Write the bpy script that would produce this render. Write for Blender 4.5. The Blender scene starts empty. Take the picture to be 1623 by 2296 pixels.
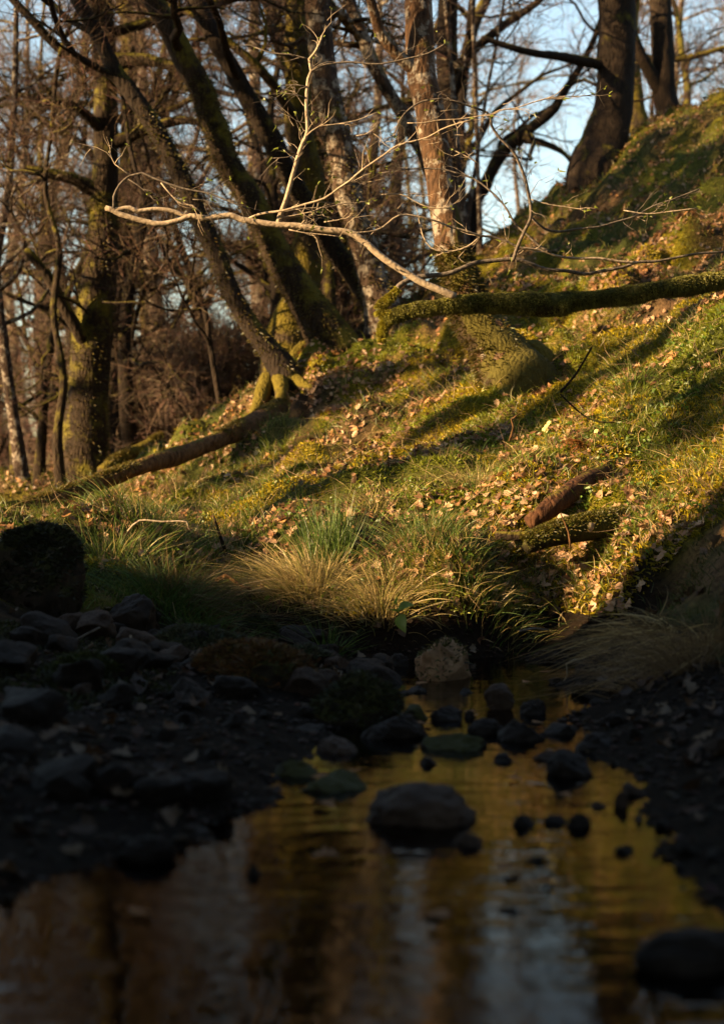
import bpy, math, random
import numpy as np
from mathutils import Vector

random.seed(7)
rng = np.random.default_rng(7)
S = bpy.context.scene
COL = S.collection

# ------------------------------------------------------------------ camera
CAM_Z = 0.6
FPX = 3372.0                      # focal length in units of the 1623 x 2296 view
cam_d = bpy.data.cameras.new('camera')
cam = bpy.data.objects.new('camera', cam_d)
COL.objects.link(cam)
cam.location = (0, 0, CAM_Z)
cam.rotation_euler = (math.radians(90), 0, 0)
cam_d.sensor_fit = 'VERTICAL'
cam_d.sensor_height = 36.0
cam_d.lens = FPX / 2296.0 * 36.0
cam_d.clip_start = 0.05
cam_d.clip_end = 600
cam_d.dof.use_dof = True
cam_d.dof.focus_distance = 7.2
cam_d.dof.aperture_fstop = 2.5
S.camera = cam

# ------------------------------------------------------------------ light
SUN_EL = math.radians(16)
SH = np.array([-0.928, -0.373]); SH /= np.linalg.norm(SH)
SUN_ROT = math.atan2(SH[0], SH[1])
w = bpy.data.worlds.new('World'); S.world = w; w.use_nodes = True
nt = w.node_tree
bg = nt.nodes['Background']
sky = nt.nodes.new('ShaderNodeTexSky')
sky.sky_type = 'NISHITA'; sky.sun_disc = False
sky.sun_elevation = SUN_EL; sky.sun_rotation = SUN_ROT % (2 * math.pi)
sky.air_density = 1.25; sky.dust_density = 0.6; sky.ozone_density = 0.4
nt.links.new(sky.outputs[0], bg.inputs[0])
bg.inputs[1].default_value = 0.072
ld = bpy.data.lights.new('sun', 'SUN'); sun = bpy.data.objects.new('sun', ld); COL.objects.link(sun)
ld.energy = 5.0; ld.angle = math.radians(0.5); ld.color = (1.0, 0.68, 0.34)
sv = Vector((SH[0] * math.cos(SUN_EL), SH[1] * math.cos(SUN_EL), math.sin(SUN_EL)))
sun.rotation_euler = (-sv).to_track_quat('-Z', 'Y').to_euler()
sun.location = (-8, -3, 6)
vs = S.view_settings
vs.view_transform = 'Standard'; vs.look = 'None'; vs.exposure = 2.15; vs.gamma = 1.0; vs.use_curve_mapping = False
S.render.engine = 'CYCLES'
S.cycles.use_denoising = True
S.cycles.max_bounces = 6; S.cycles.diffuse_bounces = 2; S.cycles.glossy_bounces = 3
S.cycles.transparent_max_bounces = 12; S.cycles.transmission_bounces = 4

# ------------------------------------------------------------------ noise and mesh helpers
def _hash(ix, iy, iz, seed):
    n = (ix * 374761393 + iy * 668265263 + iz * 2147483647 + seed * 1274126177) & 0xFFFFFFFF
    n = ((n ^ (n >> 13)) * 1274126177) & 0xFFFFFFFF
    n = (n ^ (n >> 16)) & 0xFFFFFFFF
    return n / 4294967295.0

def vnoise(P, scale=1.0, seed=0):
    P = np.asarray(P, float) * scale
    if P.shape[1] == 2: P = np.hstack([P, np.zeros((len(P), 1))])
    I = np.floor(P).astype(np.int64); F = P - I
    F = F * F * (3 - 2 * F)
    r = 0
    for dx in (0, 1):
        for dy in (0, 1):
            for dz in (0, 1):
                wt = (F[:, 0] if dx else 1 - F[:, 0]) * (F[:, 1] if dy else 1 - F[:, 1]) * (F[:, 2] if dz else 1 - F[:, 2])
                r = r + wt * _hash(I[:, 0] + dx, I[:, 1] + dy, I[:, 2] + dz, seed)
    return r * 2 - 1

def fbm(P, scale=1.0, octv=4, seed=0, gain=0.5):
    r = 0; a = 1; t = 0
    for k in range(octv):
        r = r + a * vnoise(P, scale * 2 ** k, seed + k * 17); t += a; a *= gain
    return r / t

class Acc:
    """collects vertices, triangles / quads and vertex colours of one mesh"""
    def __init__(s): s.v = []; s.t = []; s.q = []; s.c = []; s.n = 0
    def add(s, v, t=None, q=None, c=None):
        v = np.asarray(v, np.float32).reshape(-1, 3)
        if t is not None and len(t): s.t.append(np.asarray(t, np.int64) + s.n)
        if q is not None and len(q): s.q.append(np.asarray(q, np.int64) + s.n)
        if c is None: c = np.ones((len(v), 3), np.float32)
        c = np.asarray(c, np.float32)
        if c.ndim == 1: c = np.tile(c, (len(v), 1))
        s.v.append(v); s.c.append(c); s.n += len(v)
    def mesh(s, name, mat, smooth=True):
        v = np.concatenate(s.v); c = np.concatenate(s.c)
        t = np.concatenate(s.t) if s.t else np.zeros((0, 3), np.int64)
        q = np.concatenate(s.q) if s.q else np.zeros((0, 4), np.int64)
        me = bpy.data.meshes.new(name)
        me.vertices.add(len(v)); me.vertices.foreach_set('co', v.ravel())
        nl = len(t) * 3 + len(q) * 4
        me.loops.add(nl); me.polygons.add(len(t) + len(q))
        li = np.concatenate([t.ravel(), q.ravel()]).astype(np.int32)
        me.loops.foreach_set('vertex_index', li)
        ls = np.concatenate([np.arange(len(t)) * 3, len(t) * 3 + np.arange(len(q)) * 4]).astype(np.int32)
        me.polygons.foreach_set('loop_start', ls)
        me.polygons.foreach_set('use_smooth', np.full(len(ls), smooth, dtype=bool))
        me.update(calc_edges=True)
        ca = me.color_attributes.new('Col', 'FLOAT_COLOR', 'POINT')
        ca.data.foreach_set('color', np.hstack([c, np.ones((len(c), 1), np.float32)]).ravel())
        me.materials.append(mat)
        return me
    def obj(s, name, mat, parent=None, smooth=True, kind=None):
        o = bpy.data.objects.new(name, s.mesh(name, mat, smooth)); COL.objects.link(o)
        if parent is not None: o.parent = parent
        if kind: o['kind'] = kind
        return o

def tag(o, label, cat, group=None, kind=None):
    o['label'] = label; o['category'] = cat
    if group: o['group'] = group
    if kind: o['kind'] = kind
    return o

def thing(name, label, cat, loc=(0, 0, 0), group=None):
    o = bpy.data.objects.new(name, None); COL.objects.link(o)
    o.empty_display_size = 0.1
    o.location = loc
    return tag(o, label, cat, group)

def copy_thing(root, loc, rz, sc=1.0, label=None, group=None):
    r = root.copy(); COL.objects.link(r); r.location = loc; r.rotation_euler = (0, 0, rz)
    r.scale = (sc, sc, sc) if np.isscalar(sc) else sc
    if label: r['label'] = label
    if group: r['group'] = group
    for ch in list(root.children):
        c = ch.copy(); COL.objects.link(c); c.parent = r
        for g in list(ch.children):
            d = g.copy(); COL.objects.link(d); d.parent = c
    return r

def pt(u, v, d):
    return np.array([(u - 811.5) / FPX * d, d, CAM_Z - (v - 1148.0) / FPX * d])

def px(n, d): return n / FPX * d

def nrm(a):
    return a / np.maximum(np.linalg.norm(a, axis=-1, keepdims=True), 1e-9)

def resample(P, R, step):
    P = np.asarray(P, float); R = np.asarray(R, float)
    if len(P) == 2:
        P = np.vstack([P[0], P.mean(0), P[1]]); R = np.array([R[0], R.mean(), R[1]])
    E = np.vstack([2 * P[0] - P[1], P, 2 * P[-1] - P[-2]])
    out = []; rad = []
    for i in range(len(P) - 1):
        p0, p1, p2, p3 = E[i], E[i + 1], E[i + 2], E[i + 3]
        n = max(1, int(np.linalg.norm(p2 - p1) / step))
        t = (np.arange(n) / n)[:, None]
        out.append(0.5 * ((2 * p1) + (-p0 + p2) * t + (2 * p0 - 5 * p1 + 4 * p2 - p3) * t ** 2 + (-p0 + 3 * p1 - 3 * p2 + p3) * t ** 3))
        rad.append(R[i] + (R[i + 1] - R[i]) * t[:, 0])
    out.append(P[-1:]); rad.append(R[-1:])
    return np.vstack(out), np.concatenate(rad)

def tube(acc, P, R, nseg=8, step=None, bump=0.0, bscale=6.0, seed=0, col=None, flat=None, stretch=1.0):
    """sweep a tapering tube; bump is relative radial noise"""
    if step: P, R = resample(P, R, step)
    P = np.asarray(P, float); R = np.asarray(R, float); n = len(P)
    T = np.gradient(P, axis=0); T = nrm(T)
    N = np.zeros_like(P)
    a = np.array([0, 0, 1.0]) if abs(T[0, 2]) < 0.9 else np.array([1.0, 0, 0])
    N[0] = nrm(np.cross(T[0], a))
    for i in range(1, n):
        v = N[i - 1] - T[i] * np.dot(N[i - 1], T[i]); N[i] = v / max(np.linalg.norm(v), 1e-9)
    B = np.cross(T, N)
    ang = np.arange(nseg) / nseg * 2 * math.pi
    d = N[:, None, :] * np.cos(ang)[None, :, None] + B[:, None, :] * np.sin(ang)[None, :, None]
    rr = np.repeat(R[:, None], nseg, 1)
    V = P[:, None, :] + d * rr[:, :, None]
    if bump:
        L = np.concatenate([[0], np.cumsum(np.linalg.norm(np.diff(P, axis=0), axis=1))])
        Q = np.stack([np.cos(ang)[None, :] * R.mean() + 0 * L[:, None], np.sin(ang)[None, :] * R.mean() + 0 * L[:, None],
                      np.repeat(L[:, None], nseg, 1) / stretch], -1).reshape(-1, 3)
        nz = fbm(Q, bscale, 4, seed).reshape(n, nseg)
        V = P[:, None, :] + d * (rr * (1 + bump * nz))[:, :, None]
    i = np.arange(n - 1)[:, None] * nseg; j = np.arange(nseg)[None, :]; k = (j + 1) % nseg
    q = np.stack([i + j, i + k, i + nseg + k, i + nseg + j], -1).reshape(-1, 4)
    V = V.reshape(-1, 3)
    V = np.vstack([V, P[0] - T[0] * R[0] * 0.15, P[-1] + T[-1] * R[-1] * 0.3])
    c0 = n * nseg
    t = [(c0, k2, j2) for j2, k2 in ((x, (x + 1) % nseg) for x in range(nseg))]
    e = (n - 1) * nseg
    t += [(c0 + 1, e + x, e + (x + 1) % nseg) for x in range(nseg)]
    acc.add(V, t=t, q=q, c=col)
    return P, R

def twigs(acc, base, dirs, L, R, wob=0.25, col=None, nr=3):
    """many thin three-sided twigs at once"""
    N = len(base)
    if N == 0: return np.zeros((0, 3)), np.zeros((0, 3))
    dirs = nrm(dirs)
    a = nrm(np.cross(dirs, rng.normal(size=(N, 3)))); b = np.cross(dirs, a)
    sgn = rng.normal(0, wob, (N, 2))
    pts = []
    for k in range(nr):
        t = k / (nr - 1)
        off = (a * sgn[:, :1] + b * sgn[:, 1:]) * (t ** 2) * L[:, None] + np.array([0, 0, 0.12]) * (t ** 2 * L)[:, None]
        jit = rng.normal(0, 0.03, (N, 3)) * L[:, None] * (0 < k < nr - 1)
        pts.append(base + dirs * (L * t)[:, None] + off + jit)
    V = np.zeros((N, nr, 3, 3))
    for k in range(nr):
        t = k / (nr - 1)
        r = (R * (1 - 0.8 * t))[:, None]
        for m in range(3):
            an = m * 2 * math.pi / 3
            V[:, k, m] = pts[k] + (a * math.cos(an) + b * math.sin(an)) * r
    o = (np.arange(N) * nr * 3)[:, None, None, None]
    k = np.arange(nr - 1)[None, :, None, None] * 3
    m = np.arange(3)[None, None, :, None]; m2 = (m + 1) % 3
    q = np.concatenate([o + k + m, o + k + m2, o + k + 3 + m2, o + k + 3 + m], -1).reshape(-1, 4)
    c = None if col is None else np.repeat(col, nr * 3, 0) if np.ndim(col) == 2 else col
    acc.add(V.reshape(-1, 3), q=q, c=c)
    return pts[-1], nrm(pts[-1] - pts[-2])

def blades(acc, base, up, L, W, droop, cols, seg=3, lean=None):
    """many bent grass blades at once"""
    N = len(base)
    if N == 0: return
    up = nrm(up)
    if lean is None:
        th = rng.uniform(0, 2 * math.pi, N); lean = np.stack([np.cos(th), np.sin(th), np.zeros(N)], -1)
    g = lean + np.array([0, 0, -0.55])
    th = rng.uniform(0, 2 * math.pi, N)
    rv = np.stack([np.cos(th), np.sin(th), rng.normal(0, .2, N)], -1)
    side = nrm(np.cross(up, rv))
    V = np.zeros((N, 2 * seg + 1, 3))
    for k in range(seg):
        t = k / seg
        c = base + up * (L * t)[:, None] + g * (L * droop * t * t)[:, None]
        wd = (W * (1 - 0.75 * t) * 0.5)[:, None]
        V[:, 2 * k] = c - side * wd; V[:, 2 * k + 1] = c + side * wd
    V[:, 2 * seg] = base + up * L[:, None] + g * (L * droop)[:, None]
    M = 2 * seg + 1
    tri = []
    for k in range(seg - 1):
        tri += [(2 * k, 2 * k + 1, 2 * k + 3), (2 * k, 2 * k + 3, 2 * k + 2)]
    tri.append((2 * seg - 2, 2 * seg - 1, 2 * seg))
    t = (np.arange(N) * M)[:, None, None] + np.array(tri)[None]
    shade = np.ones((N, M, 1))
    c = np.repeat(cols[:, None, :], M, 1) * shade
    acc.add(V.reshape(-1, 3), t=t.reshape(-1, 3), c=c.reshape(-1, 3))

# ------------------------------------------------------------------ materials
def newmat(name):
    m = bpy.data.materials.new(name); m.use_nodes = True
    n = m.node_tree; n.nodes.clear()
    out = n.nodes.new('ShaderNodeOutputMaterial')
    return m, n, out

def node(n, typ, **kw):
    x = n.nodes.new(typ)
    for k, v in kw.items():
        if k.startswith('i_'):
            x.inputs[int(k[2:]) if k[2:].isdigit() else k[2:].replace('_', ' ')].default_value = v
        else: setattr(x, k, v)
    return x

def coords(n, kind='Object'):
    return node(n, 'ShaderNodeTexCoord').outputs[kind]

def noise(n, vec, scale, detail=4, rough=0.6, dist=0.0):
    x = node(n, 'ShaderNodeTexNoise'); x.inputs['Scale'].default_value = scale
    x.inputs['Detail'].default_value = detail; x.inputs['Roughness'].default_value = rough
    x.inputs['Distortion'].default_value = dist
    n.links.new(vec, x.inputs['Vector']); return x.outputs[0]

def ramp(n, fac, stops):
    r = node(n, 'ShaderNodeValToRGB'); e = r.color_ramp.elements
    while len(e) < len(stops): e.new(0.5)
    for k, (p, c) in enumerate(stops):
        e[k].position = p; e[k].color = (c[0], c[1], c[2], 1) if not np.isscalar(c) else (c, c, c, 1)
    n.links.new(fac, r.inputs[0]); return r.outputs[0]

def mix(n, fac, a, b, blend='MIX'):
    x = node(n, 'ShaderNodeMix', data_type='RGBA', blend_type=blend)
    for s, v in ((x.inputs[0], fac), (x.inputs[6], a), (x.inputs[7], b)):
        if hasattr(v, 'is_output'): n.links.new(v, s)
        elif np.isscalar(v): s.default_value = v
        else: s.default_value = (v[0], v[1], v[2], 1)
    return x.outputs[2]

def math_n(n, op, a, b=0.0):
    x = node(n, 'ShaderNodeMath', operation=op)
    for s, v in ((x.inputs[0], a), (x.inputs[1], b)):
        if hasattr(v, 'is_output'): n.links.new(v, s)
        else: s.default_value = v
    return x.outputs[0]

def finish(n, out, color, rough=0.8, bump=None, bstr=0.5, bdist=0.01, spec=0.3):
    p = node(n, 'ShaderNodeBsdfPrincipled')
    if hasattr(color, 'is_output'): n.links.new(color, p.inputs['Base Color'])
    else: p.inputs['Base Color'].default_value = (*color, 1)
    if hasattr(rough, 'is_output'): n.links.new(rough, p.inputs['Roughness'])
    else: p.inputs['Roughness'].default_value = rough
    p.inputs['Specular IOR Level'].default_value = spec
    if bump is not None:
        b = node(n, 'ShaderNodeBump'); b.inputs['Strength'].default_value = bstr; b.inputs['Distance'].default_value = bdist
        n.links.new(bump, b.inputs['Height']); n.links.new(b.outputs[0], p.inputs['Normal'])
    n.links.new(p.outputs[0], out.inputs[0])
    return p

def plant_mat(name, trans=0.3, rough=0.6):
    m, n, out = newmat(name)
    a = node(n, 'ShaderNodeAttribute', attribute_name='Col')
    d = node(n, 'ShaderNodeBsdfDiffuse'); n.links.new(a.outputs[0], d.inputs[0])
    t = node(n, 'ShaderNodeBsdfTranslucent'); n.links.new(a.outputs[0], t.inputs[0])
    mx = node(n, 'ShaderNodeMixShader'); mx.inputs[0].default_value = trans
    n.links.new(d.outputs[0], mx.inputs[1]); n.links.new(t.outputs[0], mx.inputs[2])
    g = node(n, 'ShaderNodeBsdfGlossy'); g.inputs['Roughness'].default_value = 0.45
    mx2 = node(n, 'ShaderNodeMixShader'); mx2.inputs[0].default_value = 0.03
    n.links.new(mx.outputs[0], mx2.inputs[1]); n.links.new(g.outputs[0], mx2.inputs[2])
    n.links.new(mx2.outputs[0], out.inputs[0])
    return m

def bark_mat(name, dark, light, moss=(0.10, 0.085, 0.012), moss_amt=0.5, lichen=0.0, scale=1.0, zs=0.3, bst=0.9):
    m, n, out = newmat(name)
    co = coords(n)
    mp = node(n, 'ShaderNodeMapping'); n.links.new(co, mp.inputs[0]); mp.inputs['Scale'].default_value = (1, 1, zs)
    v = mp.outputs[0]
    n1 = noise(n, v, 26 * scale, 6, 0.7, 0.6)
    base = ramp(n, n1, [(0.35, dark), (0.68, light)])
    if lichen:
        n2 = noise(n, co, 9 * scale, 5, 0.7)
        lf = ramp(n, n2, [(0.60 - 0.22 * lichen, 0.0), (0.66 - 0.22 * lichen, 1.0)])
        base = mix(n, lf, base, mix(n, noise(n, co, 40, 3), (0.08, 0.065, 0.05), (0.36, 0.31, 0.25)))
    if moss_amt:
        geo = node(n, 'ShaderNodeNewGeometry')
        sx = node(n, 'ShaderNodeSeparateXYZ'); n.links.new(geo.outputs['Normal'], sx.inputs[0])
        n3 = noise(n, co, 3.2 * scale, 5, 0.7)
        f = math_n(n, 'ADD', n3, math_n(n, 'MULTIPLY', sx.outputs[2], 0.25))
        mf = ramp(n, f, [(0.72 - 0.4 * moss_amt, 0.0), (0.84 - 0.4 * moss_amt, 1.0)])
        mc = mix(n, noise(n, co, 60, 4, 0.8), tuple(x * 0.45 for x in moss), tuple(x * 1.5 for x in moss))
        base = mix(n, mf, base, mc)
    vo = node(n, 'ShaderNodeTexVoronoi', feature='DISTANCE_TO_EDGE'); vo.inputs['Scale'].default_value = 28 * scale
    n.links.new(v, vo.inputs['Vector'])
    h = math_n(n, 'ADD', math_n(n, 'MULTIPLY', n1, 0.7), math_n(n, 'MULTIPLY', vo.outputs[0], 1.2))
    finish(n, out, base, 0.9, h, bst, 0.02, 0.15)
    return m

def stone_mat(name, a, b, moss=None, moss_amt=0.0, wet=0.0):
    m, n, out = newmat(name)
    co = coords(n)
    n1 = noise(n, co, 9, 8, 0.68, 0.3); n2 = noise(n, co, 60, 4, 0.7)
    base = mix(n, ramp(n, n1, [(0.35, 0.0), (0.65, 1.0)]), a, b)
    base = mix(n, math_n(n, 'MULTIPLY', n2, 0.5), base, tuple(x * 0.4 for x in a))
    r = 0.75 - 0.4 * wet
    if moss:
        geo = node(n, 'ShaderNodeNewGeometry')
        sx = node(n, 'ShaderNodeSeparateXYZ'); n.links.new(geo.outputs['Normal'], sx.inputs[0])
        f = math_n(n, 'ADD', noise(n, co, 7, 5, 0.7), math_n(n, 'MULTIPLY', sx.outputs[2], 0.35))
        mf = ramp(n, f, [(0.95 - 0.5 * moss_amt, 0.0), (1.05 - 0.5 * moss_amt, 1.0)])
        base = mix(n, mf, base, mix(n, noise(n, co, 80, 4, 0.8), tuple(x * 0.4 for x in moss), moss))
    h = math_n(n, 'ADD', n1, math_n(n, 'MULTIPLY', n2, 0.25))
    finish(n, out, base, r, h, 0.7, 0.02, 0.12)
    return m

M_grass = plant_mat('grass_blades', 0.35)
M_leaf = plant_mat('dead_leaf', 0.2)
M_moss = plant_mat('moss_tufts', 0.25)
M_straw = plant_mat('straw', 0.25)
M_bud = plant_mat('young_leaf', 0.45)

def vcol_mat(name, rough=0.85, nscale=40, var=0.5, bump=0.6, bd=0.01):
    m, n, out = newmat(name)
    a = node(n, 'ShaderNodeAttribute', attribute_name='Col')
    n1 = noise(n, coords(n), nscale, 6, 0.7)
    c = mix(n, 1.0, a.outputs[0], ramp(n, n1, [(0.3, 1 - var), (0.7, 1 + var)]), 'MULTIPLY')
    finish(n, out, c, rough, n1, bump, bd, 0.06)
    return m
M_ground = vcol_mat('woodland_ground', 0.9, 30, 0.7, 0.8, 0.03)
M_twig = vcol_mat('twig_bark', 0.8, 30, 0.4, 0.3, 0.004)

M_oak = bark_mat('mossy_oak_bark', (0.012, 0.008, 0.005), (0.038, 0.025, 0.015), moss_amt=0.52)
M_oakdark = bark_mat('dark_oak_bark', (0.010, 0.007, 0.005), (0.030, 0.020, 0.013), moss_amt=0.25)
M_mossy = bark_mat('moss_covered_bark', (0.02, 0.013, 0.007), (0.07, 0.05, 0.03), moss=(0.10, 0.078, 0.010), moss_amt=0.75)
M_birch = bark_mat('birch_bark', (0.024, 0.013, 0.007), (0.12, 0.066, 0.034), moss_amt=0.25, lichen=0.34)
M_birch2 = bark_mat('lichen_bark', (0.022, 0.015, 0.011), (0.08, 0.05, 0.034), moss_amt=0.28, lichen=0.42)
M_smooth = bark_mat('smooth_pale_bark', (0.20, 0.15, 0.105), (0.42, 0.34, 0.25), moss_amt=0.0, lichen=0.0, scale=1.5, zs=1.0, bst=.2)
M_grey = bark_mat('smooth_grey_bark', (0.07, 0.056, 0.045), (0.17, 0.14, 0.115), moss_amt=0.0, scale=1.5, zs=1.0, bst=.2)
M_foot = bark_mat('mossy_foot_bark', (0.02, 0.013, 0.007), (0.06, 0.04, 0.022), moss=(0.065, 0.055, 0.011), moss_amt=0.8)
M_wood = bark_mat('rotten_wood', (0.045, 0.022, 0.010), (0.20, 0.105, 0.045), moss_amt=0.15)
M_limb = bark_mat('mossy_limb_bark', (0.012, 0.009, 0.004), (0.035, 0.03, 0.010), moss=(0.05, 0.05, 0.012), moss_amt=1.0)
ST_wet = stone_mat('wet_dark_stone', (0.009, 0.006, 0.004), (0.030, 0.020, 0.014), wet=0.3)
ST_brown = stone_mat('brown_stone', (0.03, 0.018, 0.012), (0.08, 0.05, 0.034), wet=0.3)
ST_moss = stone_mat('mossy_stone', (0.016, 0.011, 0.007), (0.04, 0.028, 0.018), moss=(0.05, 0.048, 0.012), moss_amt=0.75, wet=0.2)
ST_ridge = stone_mat('ridge_stone_warm_lit', (0.15, 0.085, 0.045), (0.36, 0.21, 0.11), moss=(0.07, 0.07, 0.012), moss_amt=0.15, wet=0.2)  # tan of the warm bounce light put into the stone colour

# ------------------------------------------------------------------ terrain
CP = [
 # stream bed
 (0, -3, -.1), (0, 0, -.1), (0, 1.2, -.1), (-.5, 1.5, -.08), (.1, 2.0, -.1), (-.25, 2.4, -.08), (.2, 2.4, -.1), (.15, 3.1, -.1), (.22, 3.66, -.1),
 (.33, 4.48, -.09), (.38, 5.0, -.09), (.42, 5.6, -.08), (.28, 5.9, -.05), (.8, 5.55, -.04), (1.15, 5.75, -.02),
 # water edges
 (-.95, 1.4, 0), (-.75, 2.0, .0), (-.58, 2.37, 0), (-.42, 2.7, 0), (-.18, 3.1, 0), (-.13, 3.66, 0), (.04, 4.48, 0), (.08, 5.0, 0), (.03, 5.75, 0),
 (.62, 1.3, .03), (.56, 2.0, .01), (.52, 2.4, 0), (.53, 2.7, 0), (.54, 3.1, 0), (.57, 3.66, 0), (.62, 4.48, 0), (.70, 5.0, 0), (.2, 6.12, .0), (.72, 6.0, .01),
 # left gravel bar
 (-.4, 3.3, .04), (-.9, 2.9, .08), (-.5, 3.8, .06), (-.9, 3.8, .10), (-.3, 4.5, .05), (-.8, 4.5, .12), (-.3, 5.3, .06), (-.9, 5.3, .15), (-.2, 5.95, .05),
 (-.6, 5.9, .08), (-1.1, 5.7, .22), (-1.5, 4.5, .25), (-1.4, 3, .2), (-1.5, 1.8, .25), (-2.4, 3.5, .55), (-2.4, 1, .7), (-2.2, 5, .5),
 # left grassy bank and flat
 (-.86, 5.95, .24), (-.84, 6.35, .38), (-.9, 7, .45), (-1.4, 6.4, .47), (-1.4, 7.5, .50), (-1.0, 9, .55), (-2, 9, .47), (-2, 12, .50), (-3, 10, .5), (-3, 14, .74), (-2.5, 16, .85),
 (-4, 20, 1.0), (-3, 7, .62), (-4, 10, .8),
 # side gully
 (-.56, 6.3, .10), (-.60, 6.8, .24), (-.66, 7.3, .42),
 # lit bank front
 (-.42, 6.55, .27), (-.2, 6.55, .25), (.07, 6.38, .20), (.3, 6.42, .27), (.52, 6.5, .35), (-.3, 6.25, .08), (.07, 6.14, .03), (.35, 6.2, .03),
 (.60, 6.42, .05), (.58, 6.66, .27), (.84, 6.52, .09), (.86, 6.84, .35), (.84, 6.1, .06), (1.06, 6.3, .22), (1.1, 6.6, .46), (1.28, 6.45, .5), (.90, 6.95, .48), (1.2, 6.9, .62), (1.43, 7.0, .72),
 # right near bank
 (.86, 5.25, .12), (.98, 5.25, .24), (1.12, 5.3, .30), (.96, 4.9, .10), (1.3, 5.6, .42), (1.2, 4.5, .24), (1.6, 4.8, .45), (.85, 4, .07), (.78, 3.4, .05), (.75, 2.7, .05),
 (.85, 2.2, .09), (.85, 1.7, .12), (1.3, 3, .3), (1.5, 2, .45), (2.5, 3, 1.2), (2.5, 5, 1.4), (2.4, 0, 1.0), (4.5, 1, 2.5),
 # hillside
 (-.37, 7.2, .49), (.08, 7.2, .49), (.5, 7.1, .50), (-.79, 8.5, .60), (-.28, 8.5, .73), (.21, 8, .72), (.64, 7.5, .72), (.98, 7.35, .80), (1.55, 7.6, 1.06), (1.67, 8.2, 1.45),
 (1.5, 8.6, 1.36), (1.99, 10.5, 1.93), (1.45, 10, 1.69), (.99, 10.5, 1.47), (.56, 10, 1.335), (.24, 9.2, 1.02), (-.18, 9.8, 1.03), (-.63, 10, .89), (-1.13, 10.5, .75),
 (-1.34, 11, .67), (-.72, 11.5, 1.2), (-.38, 11.5, 1.45), (.13, 11.5, 1.62), (.67, 12, 1.98), (-.64, 12.5, 1.70), (-.24, 13, 1.98), (.15, 13.5, 2.19), (1.15, 13.5, 2.6),
 (1.76, 13.5, 2.8), (2.18, 12.5, 2.63), (2.45, 12, 2.55), (1.84, 16, 3.35), (2.82, 18, 4.75), (3.78, 18.5, 5.3), (2.96, 14.5, 3.6), (4.4, 19, 5.6),
 (1, 20, 3.2), (2.2, 25, 5.0), (4, 26, 6.0), (0, 17, 2.5), (-1, 15, 1.5), (0, 24, 2.0), (-2, 22, 1.0), (-6, 25, 1.1), (8, 20, 7), (6, 12, 5.2), (4, 8, 3.3), (3, 5.5, 2.0),
 (10, 30, 6), (-10, 40, 1.6), (10, 45, 4.5), (-20, 30, 2), (0, 40, 2), (-20, 60, 4), (20, 60, 6), (0, 60, 4), (20, 10, 10), (20, 30, 10), (15, 0, 8), (8, -8, 5), (0, -10, .2),
 # left bank that shades the stream
 (-3.7, 4.6, .95), (-5.45, 4.17, 1.45), (-5.9, 5.2, 1.65), (-6.5, 6.9, 1.66), (-7.2, 9, 1.5), (-8, 14, 1.4), (-5.1, 3.3, 2.6), (-4.4, 1.5, 3.0), (-3.4, -1.3, 2.8), (-2.6, -4, 2.2),
 (-3.4, 2.5, 1.5), (-10, 3, 2.7), (-9.3, 4.35, 2.45), (-8.8, 3.1, 2.5), (-7.6, 3.9, 1.95), (-8.55, 2.3, 2.9), (-9, -4, 4.5), (-14, 9, 2.4), (-20, 0, 6), (-20, 15, 2.5),
]
CP = np.array(CP, float)
def _k(r2): return np.where(r2 > 1e-12, 0.5 * r2 * np.log(np.maximum(r2, 1e-12)), 0)
def _fit():
    n = len(CP); X = CP[:, :2]
    K = _k(((X[:, None] - X[None]) ** 2).sum(-1)) + np.eye(n) * 0.004
    Pm = np.hstack([np.ones((n, 1)), X])
    A = np.vstack([np.hstack([K, Pm]), np.hstack([Pm.T, np.zeros((3, 3))])])
    return np.linalg.solve(A, np.concatenate([CP[:, 2], np.zeros(3)]))
TW = _fit()
def smooth01(x): x = np.clip(x, 0, 1); return x * x * (3 - 2 * x)
def base_h(XY):
    XY = np.asarray(XY, float); out = np.zeros(len(XY))
    for s in range(0, len(XY), 20000):
        q = XY[s:s + 20000]
        out[s:s + 20000] = _k(((q[:, None] - CP[None, :, :2]) ** 2).sum(-1)) @ TW[:-3] + TW[-3] + q @ TW[-2:]
    return out
def hgt(XY):
    XY = np.asarray(XY, float)
    z = base_h(XY)
    hill = smooth01((z - 0.12) / 0.3)
    near = 1 - hill
    far_ = 1 + .9 * smooth01((XY[:, 1] - 8.5) / 4)
    z = z + hill * far_ * (0.10 * fbm(XY, 1.5, 3, 3) + 0.045 * fbm(XY, 5, 3, 11) + 0.13 * (np.abs(vnoise(XY, 2.6, 71)) - .3) + 0.05 * (np.abs(vnoise(XY, 6, 72)) - .3)) + near * (0.016 * fbm(XY, 9, 3, 5) + 0.01 * vnoise(XY, 3, 8))
    return z
def hn(XY):
    XY = np.asarray(XY, float); e = 0.04
    h0 = hgt(XY); hx = hgt(XY + [e, 0]); hy = hgt(XY + [0, e])
    return h0, nrm(np.stack([-(hx - h0) / e, -(hy - h0) / e, np.ones(len(XY))], -1))

def axis(parts):
    a = []
    for lo, hi, st in parts: a.append(np.arange(lo, hi, st))
    return np.concatenate(a + [[parts[-1][1]]])
gx = axis([(-70, -20, 5), (-20, -8, 1.0), (-8, -2.2, .2), (-2.2, 2.6, .035), (2.6, 6, .12), (6, 20, 1.0), (20, 70, 5)])
gy = axis([(-20, 0, 1.0), (0, 1.4, .12), (1.4, 9, .035), (9, 15, .06), (15, 24, .2), (24, 110, 2.5)])
GX, GY = np.meshgrid(gx, gy)
XY = np.stack([GX.ravel(), GY.ravel()], -1)
Z = hgt(XY)
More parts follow.
